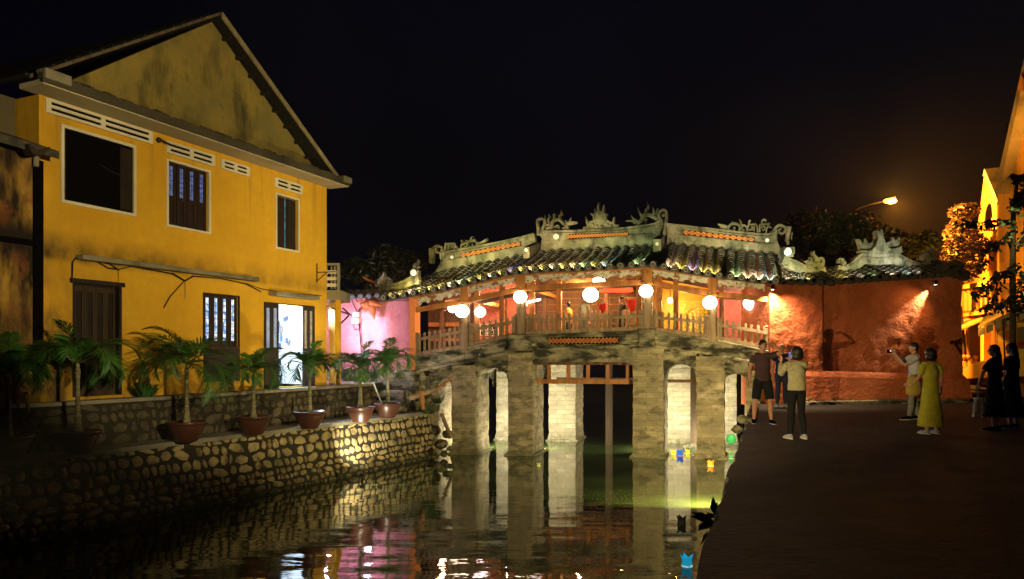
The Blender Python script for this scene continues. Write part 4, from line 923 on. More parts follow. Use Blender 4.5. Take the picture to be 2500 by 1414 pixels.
# ------------------------------------------------------------------ lanterns and bulbs of the bridge
LM = glow('lantern_silk', (1,.80,.50), 16); LM2 = glow('lantern_silk_cool', (1,.80,.84), 14)
def globe(px, py, v, r, label, mat=LM, spots=True):
    r *= .93; u, z = bp(px, py, v); loc = BW((u, v, z)); t = thing('globe_lantern', loc, label, 'lantern', 'globe lanterns on the bridge')
    mb = MB(); prof = [(r*math.sin(math.pi*i/14)*(1+.012*(i%2)), -r*.92*math.cos(math.pi*i/14)) for i in range(15)]; mb.lathe(loc, prof, 24); mb.build('shade', mat, t, smooth=True)
    mb = MB(); mb.lathe(loc, [(.05,r*.9),(.055,r*.97),(.03,r)], 12); mb.tube([loc+Vector((-.04,0,r*.95)), loc+Vector((0,0,r*1.5))], .006, 5); mb.tube([loc+Vector((.04,0,r*.95)), loc+Vector((0,0,r*1.5))], .006, 5); mb.build('hanger', GOLD, t)
    mb = MB(); mb.lathe(loc, [(.045,-r*.9),(.04,-r*1.0),(.0,-r*1.12)], 10); mb.tube([loc+Vector((0,0,-r*1.1)), loc+Vector((0,0,-r*1.75))], [.006,.014], 6); mb.build('tassel', IRON, t)
    if spots:
        mb = MB()
        for k in range(4):
            a = -1.2+rnd.uniform(-.5,.5)+(.35 if k % 2 else -.1); e = rnd.uniform(-.2,.5); c = loc+Vector((r*1.0*math.cos(e)*math.cos(a), r*1.0*math.cos(e)*math.sin(a), r*.93*math.sin(e))); mb.ball(c, r*.11, n=8, m=6)
        mb.build('painted_blossom', glow('amber_spot', (.85,.42,.08), .7), t)
globe(1128,760,-.16,.235,'white globe lantern on the first bridge pillar from the left'); globe(1270,725,-.18,.225,'white globe lantern on the left pillar of the middle span',spots=False)
globe(1442,720,-.14,.262,'largest globe lantern, hanging mid span under the long beam',spots=False); globe(1577,711,-.20,.225,'blossom painted globe lantern on the right pillar of the middle span')
globe(1733,739,-.20,.228,'globe lantern on the pillar left of the pink inner wall'); globe(1172,762,1.0,.20,'pale globe lantern half hidden behind an inner pillar, before the red wall',LM2,False); globe(1833,741,.9,.245,'globe lantern crossed by a beam before the pink inner wall',LM2,False)
globe(1462,686,1.0,.21,'globe lantern peeping over the long beam of the middle span',spots=False); globe(1106,752,1.2,.19,'small globe lantern touching the leftmost pillar lantern',spots=False)
u, z = bp(1305,735,1.2); l0 = BW((u-.22,1.2,z-.04)); l1 = BW((u+.2,1.2,z+.05)); mb = MB(); mb.tube([l0,l1], .035, 10); tl = mb.build('tube_lamp', glow('tube_white', (1,.88,.78), 10), org=l0); tag(tl, 'short white fluorescent tube beside the left middle lantern', 'lamp')
for px, py, v, r, lb in ((1636,734,2.6,.085,'bare yellow bulb glowing before the orange temple screen'),(1284,742,.9,.06,'tiny white bulb under the left middle lantern')):
    u, z = bp(px, py, v); c = BW((u,v,z)); t = thing('light_bulb', c, lb, 'lamp'); mb = MB(); mb.ball(c, r, r, r*1.2); mb.build('bulb', glow('bulb_yellow', (1,.75,.28), 22), t, smooth=True)
    mb = MB(); mb.tube([c+Vector((0,0,r)), c+Vector((0,0,.55))], [.02,.008], 6); mb.build('cord', CABLE, t)
point('temple_glow', BW((bu(1660,3.2),3.2,3.2)), 200, (1,.60,.14), .1)
for px, v, e, c in ((1080,2.2,170,(1,.55,.3)),(1230,2.2,230,(1,.65,.5)),(1420,2.4,430,(1,.56,.20)),(1530,2.6,230,(1,.55,.18)),(1810,1.8,150,(1,.66,.58))):
    u = bu(px, v); point('inner_glow', BW((u, v, f_beam(u)+.05)), e, c, .12)
# red and orange cloths
for px, py, w_, h_, c, lb, v in ((1469,752,.34,.34,(.75,.03,.01),'red cloth hanging right of the mid span lantern',2.2),(1539,745,.36,.42,(.75,.03,.01),'red cloth hanging left of the blossom painted lantern',1.6),(1552,775,.22,.6,(.70,.35,.02),'yellow cloth hanging under the right red cloth',1.7)):
    u, z = bp(px, py, v); mb = MB(BW); vs = []; n = 8
    for j in range(6):
        for i in range(n+1):
            s = i/n; t = j/5; vs.append((u+(s-.5)*w_*(1-.35*t)+t*.05, v+.04*math.sin(s*14), z+h_/2-h_*t*(.65+.35*math.sin(math.pi*s))-.04*math.sin(math.pi*s)))
    b_ = len(vs); mb.raw(vs+[(q[0], q[1]+.01, q[2]) for q in vs], [(j*(n+1)+i, j*(n+1)+i+1, (j+1)*(n+1)+i+1, (j+1)*(n+1)+i) for j in range(5) for i in range(n)]+[(b_+j*(n+1)+i, b_+j*(n+1)+i+1, b_+(j+1)*(n+1)+i+1, b_+(j+1)*(n+1)+i) for j in range(5) for i in range(n)])
    tag(mb.build('cloth', flat('cloth_'+('red' if c[1] < .1 else 'yellow'), c), org=BW((u,v,z+h_/2)), smooth=True), lb, 'cloth')
# floodlights under the bridge, hidden behind the front piers
for px, v, e, tv, tpx in ((1140,1.75,280,4.1,1225),(1272,1.75,330,4.1,1350),(1585,1.75,330,4.1,1650),(1738,1.75,300,4.1,1790)):
    u = bu(px, v) if False else ub(px)+.05; l0 = BW((u, v, ZW+.45)); t = thing('pier_floodlight', l0, 'floodlight on a short stake hidden behind a bridge pier', 'floodlight', 'floodlights under the bridge')
    mb = MB(); mb.box(l0.x-.1, l0.x+.1, l0.y-.09, l0.y-.03, l0.z-.08, l0.z+.08); mb.build('housing', BLK, t); mb = MB(); mb.tube([(l0.x,l0.y-.06,l0.z-.08),(l0.x,l0.y-.06,ZW-.3)], .03, 6); mb.build('stake', IRON, t)
    point('pier_light', l0+Vector((0,.08,0)), e, (1,.90,.66), .06)
# ------------------------------------------------------------------ PINK WING at the left end of the bridge
PA = P(1006, 865, 23.95); PB = P(770, 865, 25.6); PD = (PB-PA); PD.z = 0; PLn = PD.length; PD.normalize(); PNn = Vector((-PD.y, PD.x, 0))
if PNn.y > 0: PNn = -PNn
PO = Vector((PA.x, PA.y, 0))
def KW(p): return PO+PD*p[0]+PNn*p[1]+Vector((0,0,p[2]))
def kp(px, py, n=0): O = PO+PNn*n; a = hit(px, O, PD); return a, zat(py, O.y+PD.y*a)
pw = thing('pink_wall', KW((1.5,0,.8)), 'pink plaster wall with a dark tiled coping at the left end of the bridge', 'wall')
mb = MB(KW); zt = kp(900,728)[1]; mb.box(0, PLn, -.3, 0, .3, zt); mb.build('wall', PNKW, pw)
tm, rm = MB(KW), MB(KW)
for i in range(17):
    a = -.1+i*.33; 
    if a > PLn: break
    z = zt+.05; 
    for k in range(5): tm.tube([(a,.22-k*.16,z+k*.05),(a,.22-(k+1.1)*.16,z+(k+1)*.05)], [.10,.08], 8)
    rm.tube([(a,.23,z),(a,.21,z)], .10, 12)
tm.box(-.2, PLn, -.5, .18, zt, zt+.05); tm.build('coping_tile', TILE, pw); rm.build('tile_end', flat('blue_grey_tile_end', (.12,.13,.15)), pw)
def KR(px, py): return kp(px, py, -.35)
orn('wing_ridge', (750,480), 3.535, [('s',[(610,835),(700,800),(790,780),(880,745),(965,690)],[36,60,50,56,60]),('s',[(940,760),(942,640)],[60,56]),('s',[(600,770),(660,780),(740,775),(860,745),(950,700)],14)], .10, RIDG, KR, None, KW, -.35, pw)
orn('wing_dragon', (750,480), 3.535, [('s',[(620,760),(640,720),(665,690),(668,650)],[36,30,22,4]),('s',[(650,760),(690,715),(720,730),(715,765),(760,765)],[30,28,26,30,14]),('s',[(700,720),(735,745)],18),('s',[(945,640),(935,600),(965,570),(965,545)],[30,24,16,4]),('s',[(950,620),(975,605)],12)], .07, RIDG, KR, None, KW, -.35, pw)
a, z = KR(1015,666); mb = MB(KW); n = 14; mb.prism([(a+.11*math.cos(2*math.pi*k/n), z+.11*math.sin(2*math.pi*k/n)) for k in range(n)], -.24, -.20); mb.build('porcelain_disc', PORC, pw)
mb = MB(KW)
for k in range(12):
    a, z = kp(888+k*4, 678+k*1.8, -1.2); mb.stroke([(a-.03,z-.05),(a+.03,z+.05)], .02, -1.2, -1.17, 1)
mb.build('orange_lattice', LATT, pw)
# meter box, cables, strut, orange ornament
mb = MB(KW); a, z = kp(871, 774, .1); mb.box(a-.10, a+.12, .02, .16, z-.0, z+.16); mb.box(a-.12, a+.16, .02, .18, z-.22, z-.04)
tag(mb.build('meter_box', flat('white_enamel_box', (.8,.8,.8), .4), org=KW((a,.1,z)), bevel=.01), 'white electric meter box with loose cables on the pink wall', 'meter box')
mb = MB(KW)
def kc(pts, r=.012): mb.tube([(lambda q: (q[0], .08, q[1]))(kp(x, y, .08)) for x, y in pts], r, 5)
kc([(876,790),(880,830),(884,880),(888,935),(898,955)], .022); kc([(870,785),(862,795),(866,806),(880,800),(876,785)]); kc([(873,768),(878,755),(888,742),(905,738)], .02); kc([(835,690),(855,725),(873,765)]); kc([(850,700),(872,735),(890,740)], .016); kc([(1000,733),(960,733),(900,735)], .014); kc([(893,870),(897,900),(905,940),(898,955)])
tag(mb.build('wall_cables', CABLE, org=KW((1.5,.08,3)), smooth=True), 'tangle of black cables running down the pink wall', 'cable')
mb = MB(KW); c = kp(905, 748, .25); q = lambda x, y, n=.25: (kp(x,y,n)[0], n, kp(x,y,n)[1])
mb.tube([q(878,742),q(890,745),q(905,744)], [.03,.12,.16], 10); mb.tube([q(905,742),q(909,758),q(914,780)], [.17,.15,.012], 10, .7); mb.tube([q(903,742),q(915,740),q(932,748)], [.14,.11,.02], 10); mb.tube([q(880,752),q(892,757),q(906,754)], [.015,.05,.06], 8); mb.tube([q(872,738),q(886,735),q(905,736)], [.02,.05,.03], 6)
tag(mb.build('hanging_ornament', flat('terracotta_paper', (.50,.15,.05)), org=KW((c[0],.25,c[1])), smooth=True), 'orange horn shaped ornament hanging under the coping of the pink wall', 'ornament')
point('side_yard_lamp', P(806, 800, 23.6), 240, (.86,.66,1), .12)
point('side_yard_lamp', P(900, 905, 22.9), 22, (.75,.85,1), .12)
spot('side_yard_lamp', P(770,760,22.9), KW((1.0,0,2.0)), 760, (.86,.66,1), 80, .8, .06)
# stone footing below the pink wall, steps and rubble
mb = MB(KW); mb.box(-.3, PLn, .0, .35, ZL-.6, kp(1000,903)[1]); mb.box(-.3, 2.6, .35, .9, ZL-.6, .35); mb.box(-.4, 1.9, .9, 1.5, ZL-.6, .05)
tag(mb.build('stone_footing', STON, org=KW((1,.3,0)), bevel=.04), 'blackened stepped stone footing under the pink wall', 'footing')
mb = MB(); mb.raw([(-4.6,20.5,ZL-.03),(-2.9,22.3,ZL-.03),(-2.5,24.5,ZL-.02),(-8,26,ZL)], [(0,1,2,3)]); tag(mb.build('bank_ground', LEDM), kind='structure')
mb = MB(); rr = random.Random(8)
def rock(mb, c, r):
    n = 9; vs = []; fs = []; m = 6
    for i in range(m+1):
        t = math.pi*i/m
        for k in range(n): a = 2*math.pi*k/n; q = r*rr.uniform(.75,1.15); vs.append((c[0]+q*math.sin(t)*math.cos(a), c[1]+q*math.sin(t)*math.sin(a), c[2]-q*.7*math.cos(t)))
    for i in range(m):
        for k in range(n): fs.append((i*n+k, i*n+(k+1)%n, (i+1)*n+(k+1)%n, (i+1)*n+k))
    mb.raw(vs, fs)
ROCK = mk_rub('broken_rock', (.20,.17,.10), (.09,.08,.045))
rocks = [(1065,1105,22.6,.16),(1085,1108,22.7,.14),(1078,1085,23.2,.22),(1095,1060,23.6,.2),(1100,1095,22.9,.12),(1062,1050,23.6,.22),(1040,1040,23.4,.16)]
for i, (px, py, Y, r) in enumerate(rocks):
    c = P(px, py, Y); m_ = MB(); rock(m_, c, r); tag(m_.build('rock', ROCK, org=c), ['dark rock at the water line left of the leftmost pier','rock beside the foot of the leftmost pier','large dark rock under the leftmost arch','rock high up under the leftmost arch','small rock touching the leftmost pier','rock under the broken timber pole','mossy rock on the end of the canal wall'][i], 'rock', 'rocks under the leftmost arch')
for i, (px, py, Y, r) in enumerate([(1690,1097,24.8,.30),(1800,1048,22.6,.18),(1812,1025,22.9,.2)]):
    c = P(px, py, Y); m_ = MB(); rock(m_, c, r); tag(m_.build('rock', ROCK, org=c), ['large boulder behind the floating lanterns under the right arch','rock beside the green ball lantern','rock at the foot of the quay below the bridge end'][i], 'rock', 'rocks under the right arches')
def plank(p0, p1, r, nm, lb, cat, mat=GWD, n=7):
    mb = MB(); mid = (p0+p1)/2+Vector((0,0,-.02)); mb.tube([p0, mid, p1], [r*1.1, r, r*.9], n); return tag(mb.build(nm, mat, org=p0), lb, cat)
plank(P(1000,972,22.3), P(1068,948,22.6), .075, 'timber_pole', 'thick weathered timber pole leaning from the bank to the leftmost arch', 'pole')
plank(P(1066,950,22.5), P(1105,920,23.0), .04, 'bamboo_pole', 'thin bamboo pole lashed to the thick timber pole', 'pole', OWD)
plank(P(1078,1010,22.9), P(1102,1068,22.9), .06, 'fallen_plank', 'fallen grey plank lying under the leftmost arch', 'plank')
plank(P(1028,955,22.4), P(1034,1000,22.4), .07, 'timber_post', 'short timber post holding the pole at the end of the canal wall', 'post', OWD)
plank(P(912,935,21.2), P(938,1000,20.9), .022, 'pale_pipe', 'thin pale pipe slanting behind the rightmost palm pot', 'pipe', PORC)
plank(P(62,958,12.9), P(70,1006,12.9), .03, 'bamboo_stick', 'short pale stick leaning on the dark terrace at the far left', 'stick')

# ------------------------------------------------------------------ RED GATEHOUSE
GA = P(1873, 865, 22.2); GB = P(2345, 865, 23.7); GD_ = GB-GA; GD_.z = 0; GL = GD_.length; GD_.normalize(); GN = Vector((GD_.y, -GD_.x, 0)); GO = Vector((GA.x, GA.y, 0))
def GW(p): return GO+GD_*p[0]+GN*p[1]+Vector((0,0,p[2]))
def gp(px, py, n=0): O = GO+GN*n; a = hit(px, O, GD_); return a, zat(py, O.y+GD_.y*a)
gh = thing('red_gatehouse', GW((GL/2,0,0)), 'red rough plaster gatehouse wall with tiled coping at the right end of the bridge', 'building')
def rough_wall(a0, a1, z0, ztf, n0, thick, seed, amp=.035, batter=0.0):
    mb = MB(GW); na, nz_ = int((a1-a0)/.09)+2, 42; vs = []
    for j in range(nz_+1):
        for i in range(na+1):
            a = a0+(a1-a0)*i/na; z = z0+(ztf(a)-z0)*j/nz_
            d = noise.fractal(Vector((a*3.4+seed, z*4.2, seed)), .8, 2.2, 4)*amp*.55
            if i in (0, na) or j == nz_: d = 0
            vs.append((a+(batter*(1-(z/4)) if i == na else 0), n0+d, z))
    fs = [(j*(na+1)+i, j*(na+1)+i+1, (j+1)*(na+1)+i+1, (j+1)*(na+1)+i) for j in range(nz_) for i in range(na)]
    mb.raw(vs, fs); return mb
f_gt = lambda a: gp(1990,697)[1]+(gp(2330,674)[1]-gp(1990,697)[1])*max(0, (a-gp(1990,697)[0])/(gp(2330,674)[0]-gp(1990,697)[0]))
aw1 = gp(2001,700)[0]
mb = rough_wall(0, aw1, -.1, lambda a: gp(1990,697)[1], .14, .4, 3.0, .06); mb.raw([(0,.14,-.1),(0,-1.5,-.1),(0,-1.5,3.7),(0,.14,3.7)], [(0,1,2,3)]); mb.raw([(aw1,.14,-.1),(aw1,-.1,-.1),(aw1,-.1,gp(1990,697)[1]),(aw1,.14,gp(1990,697)[1])], [(0,1,2,3)]); mb.build('wall', REDW, gh, smooth=True)
mb = rough_wall(aw1, GL, -.1, f_gt, 0, .4, 9.0, .05, .12); mb.raw([(GL+.12,0,-.1),(GL+.1,-3,-.1),(GL,-3,f_gt(GL)),(GL,0,f_gt(GL))], [(0,1,2,3)]); mb.build('wall', REDW, gh, smooth=True)
mb = MB(GW); zc = .92; ap_ = gp(1938,900)[0]; mb.hexa([(ap_,.0,-.1),(GL+.16,.0,-.1),(GL+.16,.36,-.1),(ap_,.36,-.1),(ap_,.13,zc+.10),(GL+.1,.0,zc-.08),(GL+.1,.24,zc-.26),(ap_,.24,zc-.08)]); mb.build('plinth', REDW, gh)
DISCD = flat('dark_tile_end', (.06,.055,.045))
tm = MB(GW); seqg = 'y.wyc..w..cwg.y'
aa = 0; i = 0
zt0 = gp(1990,697)[1]
while aa < GL+.1:
    z = (zt0 if aa < aw1+.2 else f_gt(aa))+.05
    for k in range(7): tm.tube([(aa,.24-k*.19,z+k*.075),(aa+rr.uniform(-.01,.01),.24-(k+1.12)*.19,z+(k+1)*.075)], [.10,.078], 8)
    rm = MB(GW); rm.tube([(aa,.26,z),(aa,.235,z)], .095, 14); rm.build('tile_end', DISCD, gh); aa += .33
tm.box(-.1, aw1+.15, -1.2, .2, zt0-.0, zt0+.06)
tm.hexa([(aw1,-1.2,f_gt(aw1)),(GL+.2,-1.2,f_gt(GL)),(GL+.2,.2,f_gt(GL)),(aw1,.2,f_gt(aw1)),(aw1,-1.2,f_gt(aw1)+.5),(GL+.2,-1.2,f_gt(GL)+.5),(GL+.2,.2,f_gt(GL)+.06),(aw1,.2,f_gt(aw1)+.06)])
tm.build('coping_tile', TILE, gh); 
def GR(px, py): return gp(px, py, -.75)
orn('white_ridge', (1900,540), 5.435, [('s',[(75,620),(90,540)],[60,60]),('s',[(40,520),(200,600),(350,660),(500,690),(600,650)],[100,130,110,100,50]),('s',[(75,490),(200,565),(350,620),(500,640),(590,618)],18)], .12, RIDG, GR, None, GW, -.75, gh)
orn('ridge_end_block', (1900,540), 5.435, [('p',[(42,480),(42,352),(180,350),(182,440),(165,440),(165,480)])], .2, RIDG, GR, None, GW, -.75, gh)
orn('scroll_dragon', (1900,540), 5.435, [('s',[(420,620),(385,580),(400,560),(350,530)],[60,50,36,16]),('s',[(420,610),(480,570),(540,600),(575,560),(570,510),(530,500),(520,550)],[60,60,60,44,36,30,22]),('s',[(470,560),(490,500),(455,450),(458,400)],[50,40,24,4]),('s',[(420,560),(425,520),(415,485)],[34,24,4])], .09, RIDG, GR, None, GW, -.75, gh)
orn('white_ridge', (1900,540), 5.435, [('s',[(760,640),(860,650),(980,600),(1110,500),(1300,515),(1530,500),(1680,570),(1830,600),(1990,590)],[40,90,120,140,130,140,120,90,50]),('s',[(770,600),(870,608),(990,550),(1110,475),(1300,495),(1530,470),(1680,530),(1830,565),(1990,540)],18)], .12, RIDG, GR, None, GW, -.75, gh)
orn('crown_peak', (1900,540), 5.435, [('p',[(1065,410),(1065,395),(1200,400),(1255,340),(1290,250),(1285,190),(1285,130),(1320,150),(1335,105),(1355,130),(1365,190),(1360,250),(1400,330),(1450,372),(1520,378),(1600,345),(1625,420),(1540,445),(1530,490),(1300,510),(1110,490),(1105,450)]),('s',[(1065,400),(1180,405),(1250,350),(1300,230)],14),('s',[(1345,210),(1400,340),(1470,385),(1600,350)],14)], .14, RIDG, GR, None, GW, -.75, gh)
orn('crown_leaf', (1900,540), 5.435, [('p',[(1035,240),(1065,245),(1105,310),(1140,230),(1175,300),(1210,295),(1235,275),(1245,305),(1230,350),(1180,390),(1080,390),(1060,320)]),('s',[(1180,370),(1200,335),(1225,345)],16)], .08, RIDG, GR, None, GW, -.75, gh)
orn('crown_leaf', (1900,540), 5.435, [('p',[(1400,305),(1440,280),(1490,265),(1500,215),(1535,265),(1592,205),(1598,250),(1590,350),(1480,380),(1420,355)]),('s',[(1480,330),(1450,340),(1470,365)],16)], .08, RIDG, GR, None, GW, -.75, gh)
orn('scroll', (1900,540), 5.435, [('s',[(870,600),(850,540),(800,510),(790,560)],[60,44,36,24]),('s',[(860,540),(845,490)],[26,4])], .08, RIDG, GR, None, GW, -.75, gh)
orn('scroll', (1900,540), 5.435, [('s',[(1900,530),(1905,470),(1950,430),(2010,460),(2060,450)],[50,44,50,60,20]),('s',[(1960,510),(2010,490),(2060,500)],[50,60,40]),('s',[(1990,450),(2010,400),(2005,350)],[50,36,4]),('s',[(1940,430),(1935,400)],[26,8]),('s',[(2050,470),(2070,430)],[26,8])], .08, RIDG, GR, None, GW, -.75, gh)
def GR2(px, py): return gp(px, py, .1)
orn('hooked_eave_end', (1900,540), 5.435, [('s',[(2130,700),(2180,600),(2260,560),(2350,580),(2385,620),(2350,640),(2330,670),(2420,710),(2460,790)],[90,80,50,44,40,60,90,90,40]),('s',[(2140,720),(2260,680),(2380,720)],[60,90,80])], .2, TILE, GR2, None, GW, .1, gh)
a, z = gp(1920,615,-.60); mb = MB(GW); n = 16; mb.prism([(a+.12*math.cos(2*math.pi*k/n), z+.12*math.sin(2*math.pi*k/n)) for k in range(n)], -.56, -.50); mb.build('porcelain_disc', PORC, gh)
for i, (px, c, e) in enumerate(((1912,'y',1),(1930,'w',1.4),(1948,'y',1),(1967,'c',2),(1985,'y',1.6),(2063,'y',1),(2078,'y',.8),(2112,'w',1.2),(2192,'w',1.6),(2226,'c',1.8),(2252,'w',1.0),(2146,'g',.8))):
    a, _ = gp(px, 680, .3); z = (zt0 if a < aw1+.2 else f_gt(a))+.12; loc = GW((a,.3,z)); dup(up0, loc, 'tiny black floodlight clipped between tile ends on the red gatehouse eave', 'small floodlights along the gatehouse eave')
    spot('uplight_beam', GW((a,.27,z+.06)), GW((a,-.75,z+.75)), 45*e, cols[c], 100, .8, .02)
# two wall spot fixtures
def fixture(px, py, n, lb):
    a, z = gp(px, py, n); c = GW((a,n,z)); t = thing('wall_spotlight', c, lb, 'spotlight'); mb = MB(GW); mb.tube([(a,n,z+.07),(a,n+.0,z-.06)], [.03,.045], 10); mb.tube([(a,n,z+.03),(a,0,z+.08)], .012, 5); mb.build('housing', BLK, t)
    mb = MB(GW); mb.tube([(a,n,z-.062),(a,n,z-.068)], .04, 10); mb.build('lens', glow('lens', (1,.85,.6), 12), t); return a, z
a, z = fixture(1886, 702, .34, 'small black spotlight washing the red wall beside the bridge end'); spot('wall_wash', GW((a+.02,.33,z-.09)), GW((a+.12,.12,z-1.0)), 1100, (1,.76,.46), 120, .9, .03)
spot('wall_wash', GW((a+.3,.62,z-.05)), GW((a+1.2,.1,z-2.0)), 190, (1,.60,.38), 110, .9, .05)  # broad spot added without a fixture to brighten the left wall
a, z = fixture(2284, 690, .16, 'small black spotlight near the right top corner of the red wall'); spot('wall_wash', GW((a-.02,.15,z-.08)), GW((a-.42,.02,z-.55)), 900, (1,.78,.45), 40, .9, .03)
spot('wall_wash', GW((a-.25,.75,z-.05)), GW((a-1.6,.0,z-2.2)), 85, (1,.56,.20), 120, .9, .05)  # second fixtureless spot, added to lift the right part of the wall

# ------------------------------------------------------------------ RIGHT HOUSE (orange lit, down the street)
XA = P(2330, 865, 40); XB = P(2500, 865, 26); XD = XB-XA; XD.z = 0; XD.normalize(); XN = Vector((XD.y, -XD.x, 0)); XO = Vector((XA.x, XA.y, 0))
if XN.dot(-XO) < 0: XN = -XN
def XW(p): return XO+XD*p[0]+XN*p[1]+Vector((0,0,p[2]))
def xp(px, py, n=0): O = XO+XN*n; a = hit(px, O, XD); return a, zat(py, O.y+XD.y*a)
OCH = plaster('ochre_street_plaster', (.60,.34,.06), (.30,.15,.04), .6, .2).done(); OCH2 = plaster('deep_ochre_plaster', (.45,.22,.05), (.2,.1,.03), .8, .2).done()
xh = thing('street_house', XW((8,0,0)), 'tall ochre old town house with a steep gable behind the tree at the right edge', 'house')
def xpoly(nm, pts, n0, n1, mat, par=None): mb = MB(XW); mb.prism([xp(x,y,n1) for x,y in pts], n0, n1); return mb.build(nm, mat, par or xh)
xpoly('gable_wall', [(2432,920),(2438,440),(2486,222),(2520,60),(2640,60),(2640,1100),(2432,1100)][0:6]+[(2432,940)], -.6, 0, OCH)
xpoly('gable_roof_edge', [(2428,470),(2436,430),(2484,215),(2520,50),(2530,60),(2492,222),(2446,440),(2440,475)], -.7, .35, CONC)
xpoly('gable_roof_edge', [(2484,218),(2492,180),(2500,195),(2500,225)], -.6, .4, OCH2)
xpoly('side_wall', [(2334,940),(2340,560),(2385,540),(2388,560),(2432,560),(2432,940)], -1.2, -.6, OCH)
xpoly('small_gable', [(2386,560),(2403,425),(2432,500),(2432,560)], -1.2, -.3, OCH2)
xpoly('small_gable_edge', [(2399,430),(2403,412),(2436,490),(2432,500),(2404,430)], -1.2, -.2, CONC)
for (x0,x1,y0,y1,m_) in ((2388,2397,572,640,REC),(2398,2420,580,622,OCH2),(2455,2470,300,380,REC),(2405,2432,620,660,OCH2),(2345,2355,590,680,OCH2),(2440,2452,540,640,OCH2)): xpoly('window', [(x0,y0),(x1,y0-3),(x1,y1),(x0,y1)], 0 if x0 > 2432 else -.6, .05 if x0 > 2432 else -.52, m_)
for (y0, y1) in ((690,702),(760,770)): xpoly('string_course', [(2334,y0+8),(2640,y0-40),(2640,y1-38),(2334,y1+6)], -.6, .3, OCH)
for i in range(9): x = 2338+i*11; xpoly('baluster', [(x,705),(x+5,704),(x+5,760-i),(x,760-i)], .1, .22, OCH2)
for (x0, x1) in ((2338,2343),(2394,2402),(2430,2437),(2466,2484)): xpoly('column', [(x0,790),(x1,788),(x1,935),(x0,935)], .0, .35, plaster('bright_ochre_column', (.72,.44,.07), (.5,.3,.05), .2, .1).done())
for (x0, x1) in ((2344,2360),(2362,2392),(2404,2429),(2486,2500)): xpoly('shutter_door', [(x0,795),(x1,795),(x1,915),(x0,915)], -.1, .12, wood('red_brown_shutter', (.26,.10,.03), (.14,.05,.02), 10))
xpoly('step', [(2344,905),(2380,885),(2405,880),(2410,930),(2344,930)], .3, 1.0, OCH)
xpoly('step', [(2340,925),(2412,922),(2412,940),(2340,940)], .9, 1.7, OCH)
sg = xpoly('sign_board', [(2484,800),(2500,797),(2500,850),(2484,852)], .4, .5, flat('faded_green_board', (.30,.30,.12)))
xpoly('red_stripe', [(2484,836),(2500,834),(2500,846),(2484,847)], .5, .53, flat('red_paint', (.5,.05,.02)), sg)
# awnings
mb = MB(); mb.hexa([P(2334,812,33),P(2402,782,31),P(2402,770,34),P(2334,790,36),P(2334,808,33),P(2402,777,31),P(2402,765,34),P(2334,785,36)]); t = mb.build('striped_awning', M('orange_striped_canvas', (.55,.22,.05), .8).var((.30,.10,.03), 7, .48, .52, (1,0,3)).done(), org=P(2365,790,33)); tag(t, 'orange striped canvas awning low at the left end of the street house', 'awning')
mb = MB(); mb.hexa([P(2388,802,26),P(2510,756,24),P(2510,735,27),P(2400,780,29),P(2388,798,26),P(2510,750,24),P(2510,729,27),P(2400,775,29)])
for i in range(6): x = 2388+i*20; mb.hexa([P(x,803-i*7.6,25.98),P(x+17,797-i*7.6,25.7),P(x+17,797-i*7.6,25.75),P(x,803-i*7.6,26.03),P(x,822-i*7.6,25.98),P(x+17,815-i*7.6,25.7),P(x+17,815-i*7.6,25.75),P(x,822-i*7.6,26.03)])
t = mb.build('cafe_awning', flat('cream_canvas', (.50,.40,.18)), org=P(2450,780,26)); tag(t, 'cream scalloped canvas awning above the street front of the ochre house', 'awning')
mb = MB(); mb.tube([P(2448,760,25.5),P(2455,915,25.5)], .03, 6); mb.build('pole', IRON, t)
for px, y in ((2352,905),(2363,900),(2382,898)):
    c = P(px, 925, 33); c.z = .9; mb = MB(); mb.ball(c+Vector((0,0,.45)), .13); mb.tube([c+Vector((0,0,-.6)),c,c+Vector((0,0,.3))], [.25,.24,.12], 8)
    tag(mb.build('stone_urn', OCH2, org=c), {2352:'leftmost of the three rounded urns by the street house steps',2363:'middle one of the three rounded urns by the street house steps',2382:'rounded urn nearest the lit steps of the street house'}[px], 'urn', 'urns by the street house steps')
# far buildings closing the street
# ------------------------------------------------------------------ street lamp
L0 = P(2172, 489, 33); sl_ = thing('street_lamp', (P(2068,900,33).x, 33, 0), 'glowing orange street lamp on a curved arm above the gatehouse roof', 'street lamp')
mb = MB(); base = Vector(P(2072,900,33)); base.z = 0; mb.tube([base, Vector((base.x,33,4.0)), P(2072,545,33), P(2078,520,33), P(2094,508,33), P(2120,500,33), P(2156,492,33)], [.11,.09,.07,.05,.045,.04,.04], 8); mb.build('pole', IRON, sl_, smooth=True)
mb = MB(); mb.ball(L0+Vector((-.02,0,.07)), .30, .16, .08, rot=Matrix.Rotation(-.22,3,'Y')); mb.build('hood', IRON, sl_, smooth=True)
mb = MB(); mb.ball(L0+Vector((0,-.02,-.01)), .26, .15, .10, rot=Matrix.Rotation(-.22,3,'Y')); mb.ball(L0+Vector((0,-.03,-.03)), .30, .19, .13); mb.build('bulb', glow('sodium_glow', (1,.36,.03), 9), sl_, smooth=True)
spot('sodium_lamp_and_fill', L0+Vector((.05,-.2,-.12)), L0+Vector((.75,.45,-.55)), 46000, (1,.34,.03), 158, .4, .2)
spot('sodium_lamp_and_fill', L0+Vector((0,0,.12)), L0+Vector((.15,.5,1.2)), 30000, (1,.42,.05), 160, .5, .15)
point('sodium_lamp_and_fill', L0+Vector((.1,-.4,-.30)), 260, (1,.42,.05), .1)
spot('sodium_lamp_and_fill', (13.6,25.2,3.5), XW((13.5,0,7.5)), 8500, (1,.38,.04), 90, .8, .12)  # unseen spot added behind the gatehouse to brighten the street house gable
